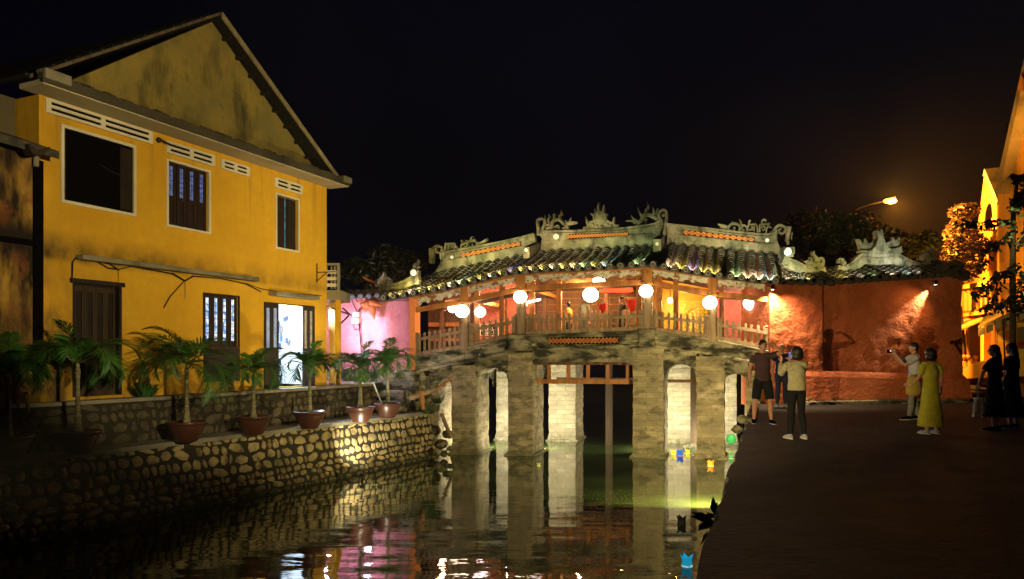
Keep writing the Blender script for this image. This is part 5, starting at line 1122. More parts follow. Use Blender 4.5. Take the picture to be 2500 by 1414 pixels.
spot('sodium_lamp_and_fill', (14.9,25.6,3.4), XW((9.5,0,4.5)), 1100, (1,.38,.035), 125, .8, .12)  # another unseen fill added behind the gatehouse for the street house front
spot('road_fill_spot', P(2440,500,19.5), (18,19,0), 420, (.9,.85,.35), 70, .9, .2)  # unseen spot added to light the road, apart from the street lamp

# ------------------------------------------------------------------ trees
def leafcloud(mb, centers, n, size, rr):
    for _ in range(n):
        c, r = rr.choice(centers); d = Vector((rr.gauss(0,1), rr.gauss(0,1), rr.gauss(0,1))).normalized()*r*rr.random()**.4
        p = Vector(c)+Vector((d.x, d.y, d.z*.75)); s = size*rr.uniform(.6,1.3)
        a = Vector((rr.gauss(0,1), rr.gauss(0,1), rr.gauss(0,.6))).normalized(); b = a.cross(Vector((rr.gauss(0,1), rr.gauss(0,1), rr.gauss(0,1)))).normalized()
        mb.raw([p-a*s, p-b*s*.34+Vector((0,0,s*.1)), p+a*s-Vector((0,0,s*.2)), p+b*s*.34+Vector((0,0,s*.1))], [(0,1,2),(0,2,3)])
def tree(nm, base, crown, n, size, seed, lb, leaf=LEAF):
    rr = random.Random(seed); base = Vector(base); t = thing(nm, base, lb, 'tree'); c0 = sum((Vector(c) for c, _ in crown), Vector())/len(crown)
    mb = MB(); fork = base+(c0-base)*.55; fork.x = base.x+(c0.x-base.x)*.3; fork.y = base.y; mb.tube([base, (base+fork)/2+Vector((.06,0,0)), fork], [.22,.17,.13], 8)
    for c, r in crown: c = Vector(c); mb.tube([fork, (fork+c)/2+Vector((rr.uniform(-.2,.2),0,.15)), c, c+Vector((rr.uniform(-.5,.5)*r, 0, r*.5))], [.09,.06,.035,.01], 6)
    mb.build('trunk', BARK, t); mb = MB(); leafcloud(mb, crown, n, size, rr); mb.build('crown', leaf, t); return t
C = lambda px, py, Y, r: (tuple(P(px, py, Y)), r)
tree('leafy_tree', (P(2120,900,30).x,30,0), [C(1990,600,30,.9),C(2040,560,30,1.0),C(2100,560,30,1.0),C(2150,590,30,.9),C(2190,600,29.5,.8),C(2230,600,29.5,.6),C(2265,590,29.5,.55),C(2020,640,30,.9),C(2230,640,30,.8),C(2090,620,30,1.1)], 5200, .14, 4, 'dark leafy tree behind the gatehouse roof, its right side lit orange')
tree('leafy_tree', (P(1960,900,34).x,34,0), [C(1940,600,34,1.2),C(1975,560,34,1.3),C(1925,640,34,1.1)], 1800, .16, 5, 'black tree mass behind the right end of the bridge ridge')
tree('leafy_tree', (P(900,900,29).x,29,.5), [C(870,660,29,.7),C(905,670,29,.8),C(945,630,29,.8),C(980,650,29,.9),C(1010,640,29,.6)], 2600, .13, 6, 'dark tree rising behind the pink wall coping', leafm('unlit_leaf', (.010,.014,.005), (.005,.007,.003)))  # leaf colour blackened in place of missing light
tree('leafy_tree', (P(2350,900,34).x,34,0), [C(2350,520,33,.55),C(2366,515,33,.45),C(2345,580,33,.8),C(2338,620,33,.7),C(2352,660,33,.8),C(2372,600,33,.7),C(2345,560,33,.6)], 4200, .13, 9, 'bushy tree lit bright orange against the left corner of the street house', leafm('lamp_tinted_leaf', (.030,.015,.004), (.012,.006,.002)))  # orange lamp light mixed into this leaf colour
# near dark tree with branches reaching in from the right
nt_ = thing('branching_tree', (P(2474,900,20).x,20,0), 'near dark tree with leafy branches hanging in from the right edge', 'tree')
mb = MB(); rr = random.Random(12); b0 = Vector((P(2474,900,20).x,20,0))
mb.tube([b0, P(2472,700,20), P(2474,520,20), P(2485,430,20)], [.09,.075,.06,.04], 8)
brs = [[(2474,540),(2430,538),(2390,545),(2350,540)],[(2478,600),(2510,560),(2540,540)],[(2474,500),(2490,470),(2515,440)],[(2474,660),(2440,665),(2400,700),(2380,720)],[(2480,640),(2440,680),(2420,740),(2400,755)],[(2478,720),(2460,735),(2430,750)],[(2474,560),(2440,590),(2410,600),(2395,650)],[(2510,420),(2490,430),(2470,425)],[(2515,480),(2490,500),(2465,505)],[(2510,650),(2490,690),(2480,740)],[(2520,700),(2500,730),(2470,760)]]
for b in brs: mb.tube([P(x,y,20+rr.uniform(-.4,.4)) for x,y in b], [.03]+[.015]*(len(b)-2)+[.006], 6)
mb.build('trunk', BARK, nt_); mb = MB()
for b in brs:
    for i in range(len(b)-1):
        for k in range(46):
            t = rr.random(); x = b[i][0]*(1-t)+b[i+1][0]*t; y = b[i][1]*(1-t)+b[i+1][1]*t
            p = P(x+rr.gauss(0,7), y+abs(rr.gauss(0,9))-3, 20+rr.uniform(-.5,.5)); s = .10*rr.uniform(.6,1.3)
            a = Vector((rr.gauss(0,.8), rr.gauss(0,.5), -abs(rr.gauss(.5,.5)))).normalized(); q = a.cross(Vector((rr.gauss(0,.3),1,rr.gauss(0,.3)))).normalized()
            mb.raw([p, p+a*s*.5+q*s*.38, p+a*s*1.4, p+a*s*.5-q*s*.38], [(0,1,2,3)])
mb.build('crown', LEAF, nt_)

# ------------------------------------------------------------------ potted palms
def palm(px, Y, zb, th, span, fr, seed, lb, lean=0, potw=.76):
    rr = random.Random(seed); c = Vector(((px-CX)/F*Y, Y, zb)); t = thing('potted_palm', c, lb, 'palm', 'potted palms along the canal wall'); r = potw/2
    mb = MB(); mb.lathe(c, [(r*.52,0),(r*.56,.02),(r*.80,.20),(r*.92,.32),(r*.93,.36),(r*1.02,.37),(r*1.04,.41),(r*.95,.42),(r*.9,.36)], 28); mb.build('pot', POT, t, smooth=True)
    mb = MB(); mb.lathe(c, [(r*.88,.345),(.1,.38)], 16); mb.build('soil', SOIL, t)
    top = c+Vector((lean, 0, .36+th)); mb = MB(); pts = [c+Vector((0,0,.34))+Vector((lean*(s**1.3), 0, th*s)) for s in [i/8 for i in range(9)]]
    mb.tube(pts, [.10,.065,.052,.046,.042,.038,.036,.034,.05], 10); mb.tube([top-Vector((0,0,.02)), top+Vector((0,0,.18))], [.045,.02], 8); mb.build('trunk', TRK, t, smooth=True)
    span *= 1.22; mb = MB(); rc = MB()
    for k, (az, el, ln, dr) in enumerate(fr):
        az = R(az)+rr.uniform(-.1,.1); ln *= span; h = Vector((math.cos(az), math.sin(az), 0)); p = top+Vector((0,0,.12)); ang = R(el); path = [p.copy()]; n = 16; st = ln/n
        for i in range(n):
            ang -= dr*(.35+1.3*i/n)/n; p = p+(h*math.cos(ang)+Vector((0,0,math.sin(ang))))*st; path.append(p.copy())
        rc.tube(path, [.016*(1-i/(n+1))+.003 for i in range(n+1)], 5)
        side = Vector((-h.y, h.x, 0)); twist = rr.uniform(-.3,.3)
        m = 62
        for i in range(m):
            s = .12+.88*i/m; f = s*n; j = min(n-1, int(f)); q = path[j].lerp(path[j+1], f-j); tdir = (path[j+1]-path[j]).normalized(); up_ = side.cross(tdir).normalized()
            if up_.z < 0 and abs(tdir.z) < .9: up_ = -up_
            L_ = ln*.42*(math.sin(math.pi*min(1, s*.78+.20))**.7+.12)*rr.uniform(.85,1.1)
            for sg_ in (-1, 1):
                d = (side*sg_*rr.uniform(.75,.95)+tdir*(.55+.5*s)+up_*(.30-.1*s)+Vector((rr.uniform(-.12,.12), rr.uniform(-.12,.12), rr.uniform(-.1,.1)))).normalized()
                w_ = tdir*.012+up_*.004; e1 = q+d*L_*.5-Vector((0,0,L_*.05)); e2 = q+d*L_-Vector((0,0,L_*.26)); wd = .0105
                wv = tdir*wd
                mb.raw([q-wv*.5, q+wv*.5, e1+wv*1.1, e1-wv*1.1, e2], [(0,1,2,3),(3,2,4)])
    rc.build('frond_stem', MOSS, t, smooth=True); mb.build('crown', PALM, t); return t
def fronds(seed, n=9, droopy=2.3):
    rr = random.Random(seed); out = []
    for i in range(n): out.append((i*360/n+rr.uniform(-14,14), rr.uniform(28,68), rr.uniform(.85,1.1), droopy*rr.uniform(.8,1.25)))
    out.append((rr.uniform(0,360), 82, .75, .8)); return out
zl = ZL+.02
specs = [(20,12.55,1.0,.85,41,'black palm at the far left edge beside the stained wall'),(190,13.35,1.15,.95,42,'dark potted palm in front of the tall closed door'),
 (456,15.2,1.12,1.05,43,'largest potted palm, its crown in front of the lit shutter window'),(619,16.6,.92,.80,44,'small potted palm below the open shop door'),
 (756,17.9,.98,.82,45,'potted palm in front of the yellow gallery column'),(880,19.6,.98,.86,46,'potted palm before the pink wall, left one of that pair'),(947,20.9,1.05,.92,47,'rightmost potted palm, nearest to the bridge')]
for px, Y, th, sp, sd_, lb in specs:
    fr = fronds(sd_, 10, 2.5)
    if sd_ == 43: fr = [(178,48,1.15,2.9),(200,25,.95,2.3),(165,70,1.0,2.2),(150,60,1.1,2.6),(5,42,1.05,2.6),(-12,20,.95,2.2),(330,5,1.0,1.9),(270,40,.8,2.4),(240,35,.75,2.5),(90,60,.9,2.0),(350,68,.85,1.8),(210,80,.9,1.6)]
    if sd_ == 44: fr = [(180,50,1.05,3.4),(205,35,.95,3.1),(0,50,1.05,3.4),(-20,35,1.0,3.0),(270,40,.75,2.6),(300,20,.7,2.2),(230,30,.8,2.6),(60,75,.8,1.2),(20,72,.9,1.4),(120,65,.9,1.8),(150,55,1.0,2.6)]
    palm(px, Y, zl, th, sp, fr, sd_, lb)
# small plant against the yellow wall and weeds
def tuft(nm, c, r, h, n, seed, lb, cat, mat=MOSS, wd=.012):
    rr = random.Random(seed); mb = MB(); c = Vector(c)
    for i in range(n):
        a = rr.uniform(0, 6.28); q = c+Vector((math.cos(a), math.sin(a), 0))*r*rr.random()**.6*.6; d = Vector((math.cos(a)*rr.uniform(.2,1), math.sin(a)*rr.uniform(.2,1), rr.uniform(.6,1.3))).normalized(); L_ = h*rr.uniform(.5,1.1)
        s_ = d.cross(Vector((0,0,1))).normalized()*wd; m_ = q+d*L_*.6; e = q+d*L_-Vector((0,0,L_*.25))+Vector((math.cos(a),math.sin(a),0))*L_*.15; mb.raw([q-s_, q+s_, m_+s_*1.2, m_-s_*1.2, e], [(0,1,2,3),(3,2,4)])
    return tag(mb.build(nm, mat, org=c), lb, cat)
a, _ = hp(335, 930); tuft('small_plant', HW((a,.25,ZU)), .3, .5, 130, 1, 'small dark spiky plant at the foot of the yellow wall', 'plant', PALM)
c = P(1722, 1262, 7.6); c = Vector((edge(7.4)-.05, 7.4, zat(1275,7.4)))
def bush(c, r, n, size, seed, nm, lb, mat=LEAF):
    rr = random.Random(seed); mb = MB(); c = Vector(c)
    for i in range(n):
        d = Vector((rr.gauss(0,1), rr.gauss(0,1), rr.gauss(.3,.8))).normalized(); p = c+d*r*rr.uniform(.2,1); s = size*rr.uniform(.7,1.3); e = (d+Vector((rr.gauss(0,.4),rr.gauss(0,.4),-.4))).normalized(); q = e.cross(Vector((rr.gauss(0,1),rr.gauss(0,1),rr.gauss(0,1)))).normalized()
        mb.raw([p, p+e*s*.5+q*s*.24, p+e*s*1.2, p+e*s*.5-q*s*.24], [(0,1,2,3)]); mb.tube([c, p], .004, 3)
    return tag(mb.build(nm, mat, org=c), lb, 'plant')
bush(c, .15, 46, .13, 3, 'leafy_weed', 'dark pointed leaf weed growing out of the quay edge')
bush(GW((gp(1945,975)[0],.5,0)), .22, 60, .09, 5, 'leafy_weed', 'low green weed under the red wall behind the woman in cream', MOSS)
tuft('grass_tuft', P(1045,1010,22.7), .3, .5, 200, 4, 'tuft of long green grass on the end of the canal wall', 'grass', MOSS, .008)
tuft('grass_tuft', P(1068,985,23.2), .2, .4, 120, 6, 'grass hanging beside the timber pole under the bridge end', 'grass', MOSS, .008)
mb = MB(); rr = random.Random(17)
for i in range(900):
    a = rr.uniform(.6, 4.4); n = rr.uniform(.0,.5); p = KW((a,n+.1,kp(1000,903)[1]-.1 if n < .3 else .35)); d = Vector((rr.gauss(0,.5),rr.gauss(0,.5),1)).normalized(); L_ = rr.uniform(.06,.22); s_ = Vector((.008,0,0)); mb.raw([p-s_, p+s_, p+d*L_], [(0,1,2)])
tag(mb.build('bank_grass', MOSS), 'short green grass growing at the foot of the pink wall', 'grass', kind='stuff')
mb = MB()
for i in range(1500):
    a = rr.uniform(gp(1940,970)[0], GL); n = .2+abs(rr.gauss(0,.16)); p = GW((a,n,0)); d = Vector((rr.gauss(0,.6),rr.gauss(0,.6),1)).normalized(); L_ = rr.uniform(.04,.22)*(1+noise.noise(Vector((a*1.5,0,0)))); s_ = Vector((.012,0,0)); mb.raw([p-s_, p+s_, p+d*L_], [(0,1,2)])
tag(mb.build('wall_foot_weeds', MOSS), 'dark weeds along the foot of the red wall', 'weeds', kind='stuff')
mb = MB(GW); mb.box(.9, GL+.3, .17, .75, -.02, .10); tag(mb.build('planting_kerb', STON, bevel=.02), kind='structure')
# floating specks on the water
mb = MB(); rr = random.Random(2)
for i in range(1300):
    py = rr.uniform(1195,1414); px = 1500+rr.gauss(0,60)+(1290-py)*.35*rr.random(); Y = gd(py, ZW); x = (px-CX)/F*Y
    if x > edge(Y)-.3: continue
    s = .012*rr.uniform(.4,1.4); a = rr.uniform(0,3.14); c_, s__ = math.cos(a)*s, math.sin(a)*s; mb.raw([(x+c_,Y+s__,ZW+.004),(x-s__*.5,Y+c_*.5,ZW+.004),(x-c_,Y-s__,ZW+.004),(x+s__*.5,Y-c_*.5,ZW+.004)], [(0,1,2,3)])
tag(mb.build('floating_specks', flat('yellow_petals', (.50,.34,.08))), 'tiny yellow specks drifting on the dark water', 'debris', kind='stuff')
# paper lanterns on the water
def paper(px, py, w_, c, e, lb, nm='paper_lantern', h_=None, c2=None):
    Y = gd(py, ZW); x = (px-CX)/F*Y; r = w_/2; h = h_ or w_*.8; o = Vector((x,Y,ZW)); t = thing('floating_lantern', o, lb, 'lantern', 'paper lanterns floating on the canal'); mb = MB(); rot = rnd.uniform(.1,.5)
    for k in range(4):
        a0, a1 = rot+k*math.pi/2, rot+(k+1)*math.pi/2; am = (a0+a1)/2
        def V(a, rr_, z): return o+Vector((math.cos(a)*rr_, math.sin(a)*rr_, z))
        for off in (0, -.006):
            mb.raw([V(a0,r*.95+off,.0),V(a1,r*.95+off,.0),V(a1,r*.80+off,h*.5),V(a1,r*1.12+off,h*1.05),V(am,r*.66+off,h*.72),V(a0,r*1.12+off,h*1.05),V(a0,r*.80+off,h*.5)], [(0,1,2,6),(2,3,4),(2,4,6),(4,5,6)])
    mb.build('paper', M('paper_'+nm, c, .6).emit(c, e).done(), t)
    mb = MB(); mb.tube([o+Vector((0,0,.01)), o+Vector((0,0,h*.45))], r*.2, 8); mb.tube([o+Vector((0,0,-.01)), o+Vector((0,0,.012))], r*.9, 10); mb.build('candle', M('wax', c2 or (.8,.7,.5), .5).emit(c2 or (1,.7,.3), e*.8).done(), t); return t
paper(1026,1122,.15,(.75,.65,.0),.9,'yellow paper lantern floating by the end of the canal wall')
paper(1315,1138,.11,(.35,.45,.05),.35,'dim yellow green lantern floating before the second pier')
paper(1644,1110,.17,(.80,.75,.02),.9,'yellow paper lantern left of the blue one under the right arch')
paper(1679,1108,.17,(.80,.75,.02),.9,'yellow paper lantern right of the blue one under the right arch')
paper(1660,1113,.25,(.02,.12,.65),.7,'blue paper lantern between the two yellow ones',c2=(.9,.3,.08),h_=.20)
paper(1735,1138,.20,(.90,.36,.02),1.0,'orange paper lantern floating before the right pier')
paper(1785,1120,.16,(.04,.45,.10),.5,'green paper lantern at the foot of the quay')
paper(1664,1280,.20,(.012,.010,.02),0,'unlit black paper lantern floating alone',c2=(.02,.02,.03))
paper(1677,1382,.19,(.01,.30,.48),.75,'bright blue paper lantern nearest to the viewer',c2=(.9,.9,.7),h_=.17)
c = P(1785,1072,21.8); mb = MB(); mb.ball(c, .15, n=16, m=10); tag(mb.build('ball_lantern', M('green_netted_ball', (.05,.42,.12), .5).emit((.03,.4,.1), .35).nb(30,.8).done(), org=c, smooth=True), 'green ball lantern hanging by the quay wall near the bridge', 'lantern')
#__PART4__
# ------------------------------------------------------------------ PEOPLE
def remeshed(mb, voxel, smooth=1):
    me = bpy.data.meshes.new('tmp'); me.from_pydata([tuple(v) for v in mb.v], [], mb.f); o = bpy.data.objects.new('tmp', me); COL.objects.link(o)
    m = o.modifiers.new('r', 'REMESH'); m.mode = 'VOXEL'; m.voxel_size = voxel
    if smooth: s = o.modifiers.new('s', 'SMOOTH'); s.factor = .5; s.iterations = smooth
    dg = bpy.context.evaluated_depsgraph_get(); dg.update(); ev = o.evaluated_get(dg); em = ev.to_mesh()
    out = MB(); out.v = [v.co.copy() for v in em.vertices]; out.f = [tuple(p.vertices) for p in em.polygons]; ev.to_mesh_clear(); bpy.data.objects.remove(o); return out
SKIN = M('skin', (.42,.22,.14), .55).var((.34,.16,.10), 14).done()
HAIR = M('black_hair', (.012,.009,.008), .45); HAIR.nb(60, .5, .01, (1,1,.15)); HAIR = HAIR.done()
def cloth(name, c, knit=False):
    m = M(name, c, .9, spec=.15); m.var(tuple(x*.7 for x in c), 7, .3, .7)
    if knit: m.nb(90, .9, .01, detail=1); m.var(tuple(x*.5 for x in c), 85, .5, .6, detail=1)
    m.nb(9, .5, .03); return m.done()
BASE = dict(hipL=(-.09,0,.93), hipR=(.09,0,.93), knL=(-.10,.02,.50), knR=(.10,.02,.50), anL=(-.11,-.02,.09), anR=(.11,-.02,.09),
            shL=(-.175,0,1.43), shR=(.175,0,1.43), elL=(-.235,-.03,1.15), elR=(.235,-.03,1.15), wrL=(-.25,.05,.90), wrR=(.25,.05,.90),
            head=(0,.02,1.635), neck=(0,0,1.50), chest=(0,0,1.30), waist=(0,0,1.10), pel=(0,0,.97), hdirL=(0,.15,-1), hdirR=(0,.15,-1), tilt=0, turn=0)
def person(px, Y, H, face, pose, outfit, lb, base=None, hair='short', zb=0.0, hand_curl=.5):
    J = dict(BASE); J.update(pose); s = H/1.75; o = Vector(base) if base is not None else Vector(((px-CX)/F*Y, Y, zb)); t = thing('person', o, lb, 'person')
    rot = Matrix.Rotation(R(face), 3, 'Z')
    tf = lambda p: o+rot@(Vector(p)*s)
    V = lambda k: Vector(J[k])
    b = MB(tf); sl_ = outfit.get('girl', False); k = .92 if sl_ else 1.0
    b.tube([V('pel')-Vector((0,0,.07)), V('pel'), V('waist'), V('chest'), V('neck')-Vector((0,0,.07))], [.12*k,.145*k,.115*k,.135*k,.09*k], 14, .72)
    b.tube([V('shL'), (V('shL')+V('shR'))/2+Vector((0,0,.02)), V('shR')], [.055*k,.075*k,.055*k], 10)
    b.tube([V('neck')-Vector((0,0,.09)), V('neck'), V('head')-Vector((0,.01,.03))], [.068*k,.052*k,.05*k], 10)
    for S, sg in (('L',-1),('R',1)):
        b.tube([V('pel')+Vector((sg*.07,0,-.02)), V('hip'+S)-Vector((0,0,.08)), V('kn'+S), (V('kn'+S)*.6+V('an'+S)*.4)-Vector((0,.015,0)), V('an'+S)], [.09*k,.088*k,.054*k,.056*k,.036*k], 10)
        fd = Vector((sg*.18,1,0)).normalized(); an = V('an'+S); b.tube([an+Vector((0,-.04,-.03)), an+fd*.06+Vector((0,0,-.045)), an+fd*.16+Vector((0,0,-.065))], [.035,.036,.026], 8)
        b.tube([V('sh'+S), V('el'+S), (V('el'+S)*.6+V('wr'+S)*.4), V('wr'+S)], [.050*k,.038*k,.038*k,.024*k], 9)
        hd = Vector(J['hdir'+S]).normalized(); w_ = V('wr'+S); across = hd.cross(Vector((sg,0.01,.0))).normalized() if abs(hd.x) < .8 else Vector((0,1,0)); pal = across.cross(hd).normalized()*(-sg)
        curl = J.get('curl'+S, hand_curl)
        for fi, (oo, L_) in enumerate(((-.030,.072),(-.010,.082),(.010,.078),(.030,.062))):
            kn = w_+hd*.085+across*oo; d = (hd*(1-curl*.5)+pal*curl).normalized(); m_ = kn+d*L_*.5; d2 = (hd*(1-curl*1.2)+pal*curl*1.3).normalized(); b.tube([w_+across*oo*.4, kn, m_, m_+d2*L_*.5], [.016,.0145,.0115,.009], 7)
        th = w_+hd*.03+across*-.03; b.tube([w_+hd*.01, th, th+(hd*.7-across*.6+pal*.3).normalized()*.055, th+(hd*.9-across*.3+pal*.5).normalized()*.085], [.016,.017,.013,.010], 7)
    # head
    hr = Matrix.Rotation(R(J['turn']),3,'Z')@Matrix.Rotation(R(J['tilt']),3,'X'); hc = V('head'); Hq = lambda x,y,z: hc+hr@Vector((x,y,z))
    b.ball(Hq(0,-.005,.02), .076,.092,.100, 16, 12, hr); b.ball(Hq(0,.025,-.045), .054,.062,.068, 14, 10, hr); b.tube([Hq(0,.088,.02), Hq(0,.108,-.018)], [.010,.017], 8); b.ball(Hq(0,.082,-.055), .024,.012,.008, 8, 6, hr)
    for sg in (-1,1): b.ball(Hq(sg*.077,-.005,-.005), .011,.022,.032, 8, 6, hr)
    r_ = remeshed(b, .0085*s, 2); body = r_.build('body', SKIN, t, smooth=True)
    e = MB(tf)
    for sg in (-1,1): e.ball(Hq(sg*.030,.078,.012), .011,.007,.007, 8, 6, hr); e.tube([Hq(sg*.015,.088,.033), Hq(sg*.045,.080,.035)], .005, 5)
    e.build('eyes', HAIR, t, smooth=True)
    h = MB(tf)
    if hair == 'short': h.ball(Hq(0,-.016,.038), .086,.098,.096, 16, 12, hr); h.ball(Hq(0,-.045,-.01), .074,.06,.07, 14, 10, hr)
    elif hair == 'bald': h.ball(Hq(0,-.02,.02), .079,.092,.092, 14, 10, hr); h.ball(Hq(0,-.05,-.02), .07,.05,.06, 12, 8, hr)
    elif hair == 'bob': h.ball(Hq(0,-.022,.03), .112,.118,.112, 16, 12, hr); h.ball(Hq(0,-.045,-.05), .116,.09,.095, 16, 12, hr); h.ball(Hq(-.06,-.01,-.07), .04,.05,.06, 10, 8, hr); h.ball(Hq(.06,-.01,-.07), .04,.05,.06, 10, 8, hr)
    else: h.ball(Hq(0,-.018,.03), .092,.105,.102, 16, 12, hr); h.tube([Hq(0,-.05,.03), Hq(0,-.085,-.12), Hq(0,-.10,-.26), Hq(0,-.09,-.40)], [.085,.088,.078,.04], 14, .75)
    hh = remeshed(h, .009*s, 2); hh.build('hair', outfit.get('hairmat', HAIR), t, smooth=True)
    # clothes
    g = MB(tf); tl = outfit.get('top_len', .90); q = outfit.get('loose', 1.0)
    low = Vector((V('pel').x, V('pel').y, tl))
    g.tube([low, V('pel')+Vector((0,0,.05)), V('waist'), V('chest'), V('neck')-Vector((0,0,.10)), V('neck')-Vector((0,0,.045))], [.165*k*q,.168*k*q,.152*k*q,.165*k*q,.125*k,.075*k], 18, .72)
    g.tube([V('shL')+Vector((.0,0,-.005)), (V('shL')+V('shR'))/2+Vector((0,0,.0)), V('shR')+Vector((0,0,-.005))], [.068*k,.085*k,.068*k], 10)
    sf = outfit.get('sleeve', .55)
    for S in 'LR':
        if sf <= 1: g.tube([V('sh'+S), V('sh'+S).lerp(V('el'+S), sf*.6), V('sh'+S).lerp(V('el'+S), sf)], [.070*k,.066*k*q,.066*k*q], 10)
        else: g.tube([V('sh'+S), V('el'+S), V('el'+S).lerp(V('wr'+S), .5), V('el'+S).lerp(V('wr'+S), .92)], [.070*k,.062*q,.052*q,.036*q], 10)
    remeshed(g, .011*s, 2).build(outfit.get('top_name','shirt'), outfit['top'], t, smooth=True)
    if 'dress' in outfit:
        g = MB(tf); z0 = outfit['dress']; g.tube([Vector((0,0,z0)), Vector((0,0,z0+.25)), Vector((0,0,.6)), V('pel')-Vector((0,0,.05)), V('waist'), V('waist')+Vector((0,0,.06))], [.27,.245,.205,.185*k,.145*k,.14*k], 20, .8)
        rr = random.Random(3); remeshed(g, .013*s, 2).build('skirt', outfit['top'], t, smooth=True)
    if 'bottom' in outfit:
        g = MB(tf); bl = outfit.get('bot', 1.0); w_ = outfit.get('botw', 1.0)
        g.tube([V('pel')-Vector((0,0,.10)), V('pel')-Vector((0,0,.02)), V('pel')+Vector((0,0,.06))], [.148*k,.156*k,.145*k], 14, .75)
        for S, sg in (('L',-1),('R',1)):
            hp_ = V('hip'+S)-Vector((0,0,.06)); kn = V('kn'+S); an = V('an'+S)+Vector((0,0,.0))
            if bl < .6: g.tube([V('pel')+Vector((sg*.075,0,-.04)), hp_, hp_.lerp(kn, .95)], [.098*k,.104*k,.092*w_], 12)
            else: g.tube([V('pel')+Vector((sg*.075,0,-.04)), hp_, kn, kn.lerp(an,.4)-Vector((0,.012,0)), an], [.096*k,.100*k,.068*w_,.070*w_,.050*w_], 12)
        remeshed(g, .011*s, 2).build('trousers' if bl > .6 else 'shorts', outfit['bottom'], t, smooth=True)
    for S, sg in (('L',-1),('R',1)):
        g = MB(tf); an = V('an'+S); fd = Vector((sg*.18,1,0)).normalized(); g.tube([an+Vector((0,-.055,-.045)), an+fd*.05+Vector((0,0,-.042)), an+fd*.12+Vector((0,0,-.052)), an+fd*.20+Vector((0,0,-.062))], [.042,.048,.044,.024], 10, .85); g.tube([an+Vector((0,-.01,-.05)), an+Vector((0,-.01,.01))], [.044,.042], 10)
        sh = remeshed(g, .009*s, 1).build('shoe', outfit.get('shoe', BLK), t, smooth=True)
        g = MB(tf); g.tube([an+Vector((0,-.095,-.080)), an+Vector((0,-.0,-.080))+fd*.02, an+fd*.14+Vector((0,0,-.080)), an+fd*.225+Vector((0,0,-.078))], [.030,.045,.045,.02], 10, .22); g.build('sole', outfit.get('sole', WHT), sh, smooth=True)
    return t, tf, J
WS = flat('white_rubber', (.7,.7,.7)); GS = flat('grey_sneaker', (.30,.29,.28))
# man with hand on brow
person(1862, 15.9, 1.80, 172, dict(anL=(-.17,.02,.09), anR=(.17,-.04,.09), knL=(-.14,.04,.50), knR=(.14,.0,.50), elR=(.25,-.05,1.15), wrR=(.27,.06,.90),
   elL=(-.37,.16,1.49), wrL=(-.16,.19,1.665), hdirL=(1,.1,.25), curlL=.2, turn=12),
   dict(top=cloth('mauve_brown_tshirt', (.06,.035,.04)), bottom=cloth('black_shorts', (.012,.012,.014)), bot=.5, top_len=.90, shoe=BLK, sole=WS), 'man in dark t-shirt and black shorts shading his brow with one hand')
person(1908, 21.0, 1.80, 176, dict(), dict(top=cloth('navy_polo', (.018,.022,.06)), bottom=cloth('dark_jeans', (.03,.035,.07)), top_len=.95, shoe=GS, sole=WS, hairmat=flat('grey_hair', (.15,.13,.12))), 'balding man in navy polo and jeans standing close to the red wall', hair='bald')
# woman photographing
t, tf, J = person(1945, 13.05, 1.62, 4, dict(elR=(.20,.22,1.26), wrR=(.06,.36,1.46), elL=(-.22,.20,1.26), wrL=(-.14,.37,1.46), hdirL=(.2,.2,1), hdirR=(-.6,.2,1), curlL=.5, curlR=.6, anL=(-.13,0,.09), anR=(.14,-.02,.09), turn=14),
   dict(top=cloth('cream_open_knit', (.46,.43,.27), True), loose=1.14, sleeve=1.6, bottom=cloth('black_leggings', (.010,.010,.011)), botw=1.0, girl=True, top_len=.93, shoe=GS, sole=WS, top_name='sweater'), 'woman in cream knit sweater and black leggings photographing, seen from behind', hair='bob')
c = P(1930, 868, 13.40); mb = MB(); mb.box(c.x-.045, c.x+.045, c.y-.004, c.y+.005, c.z-.08, c.z+.08); ph = thing('phone', c, 'phone with lit screen held up by the woman in the cream sweater', 'phone'); mb.build('case', BLK, ph, bevel=.003)
mb = MB(); mb.box(c.x-.036, c.x+.036, c.y-.007, c.y-.005, c.z-.068, c.z+.068); sm_ = M('phone_screen', (.1,.1,.1), .2); sm_.col = None; v_ = M('phone_picture', (.05,.05,.08), .2)
nn = v_.N('ShaderNodeTexNoise'); nn.inputs['Scale'].default_value = 45; v_.L(v_.pos, nn.inputs['Vector']); rp = v_.N('ShaderNodeValToRGB'); rp.color_ramp.elements[0].position = .45; rp.color_ramp.elements[0].color = (.04,.04,.12,1); rp.color_ramp.elements[1].position = .62; rp.color_ramp.elements[1].color = (.55,.45,.95,1)
v_.L(nn.outputs['Fac'], rp.inputs[0]); v_.L(rp.outputs[0], v_.b.inputs['Emission Color']); v_.b.inputs['Emission Strength'].default_value = .8; mb.build('screen', v_.done(), ph)
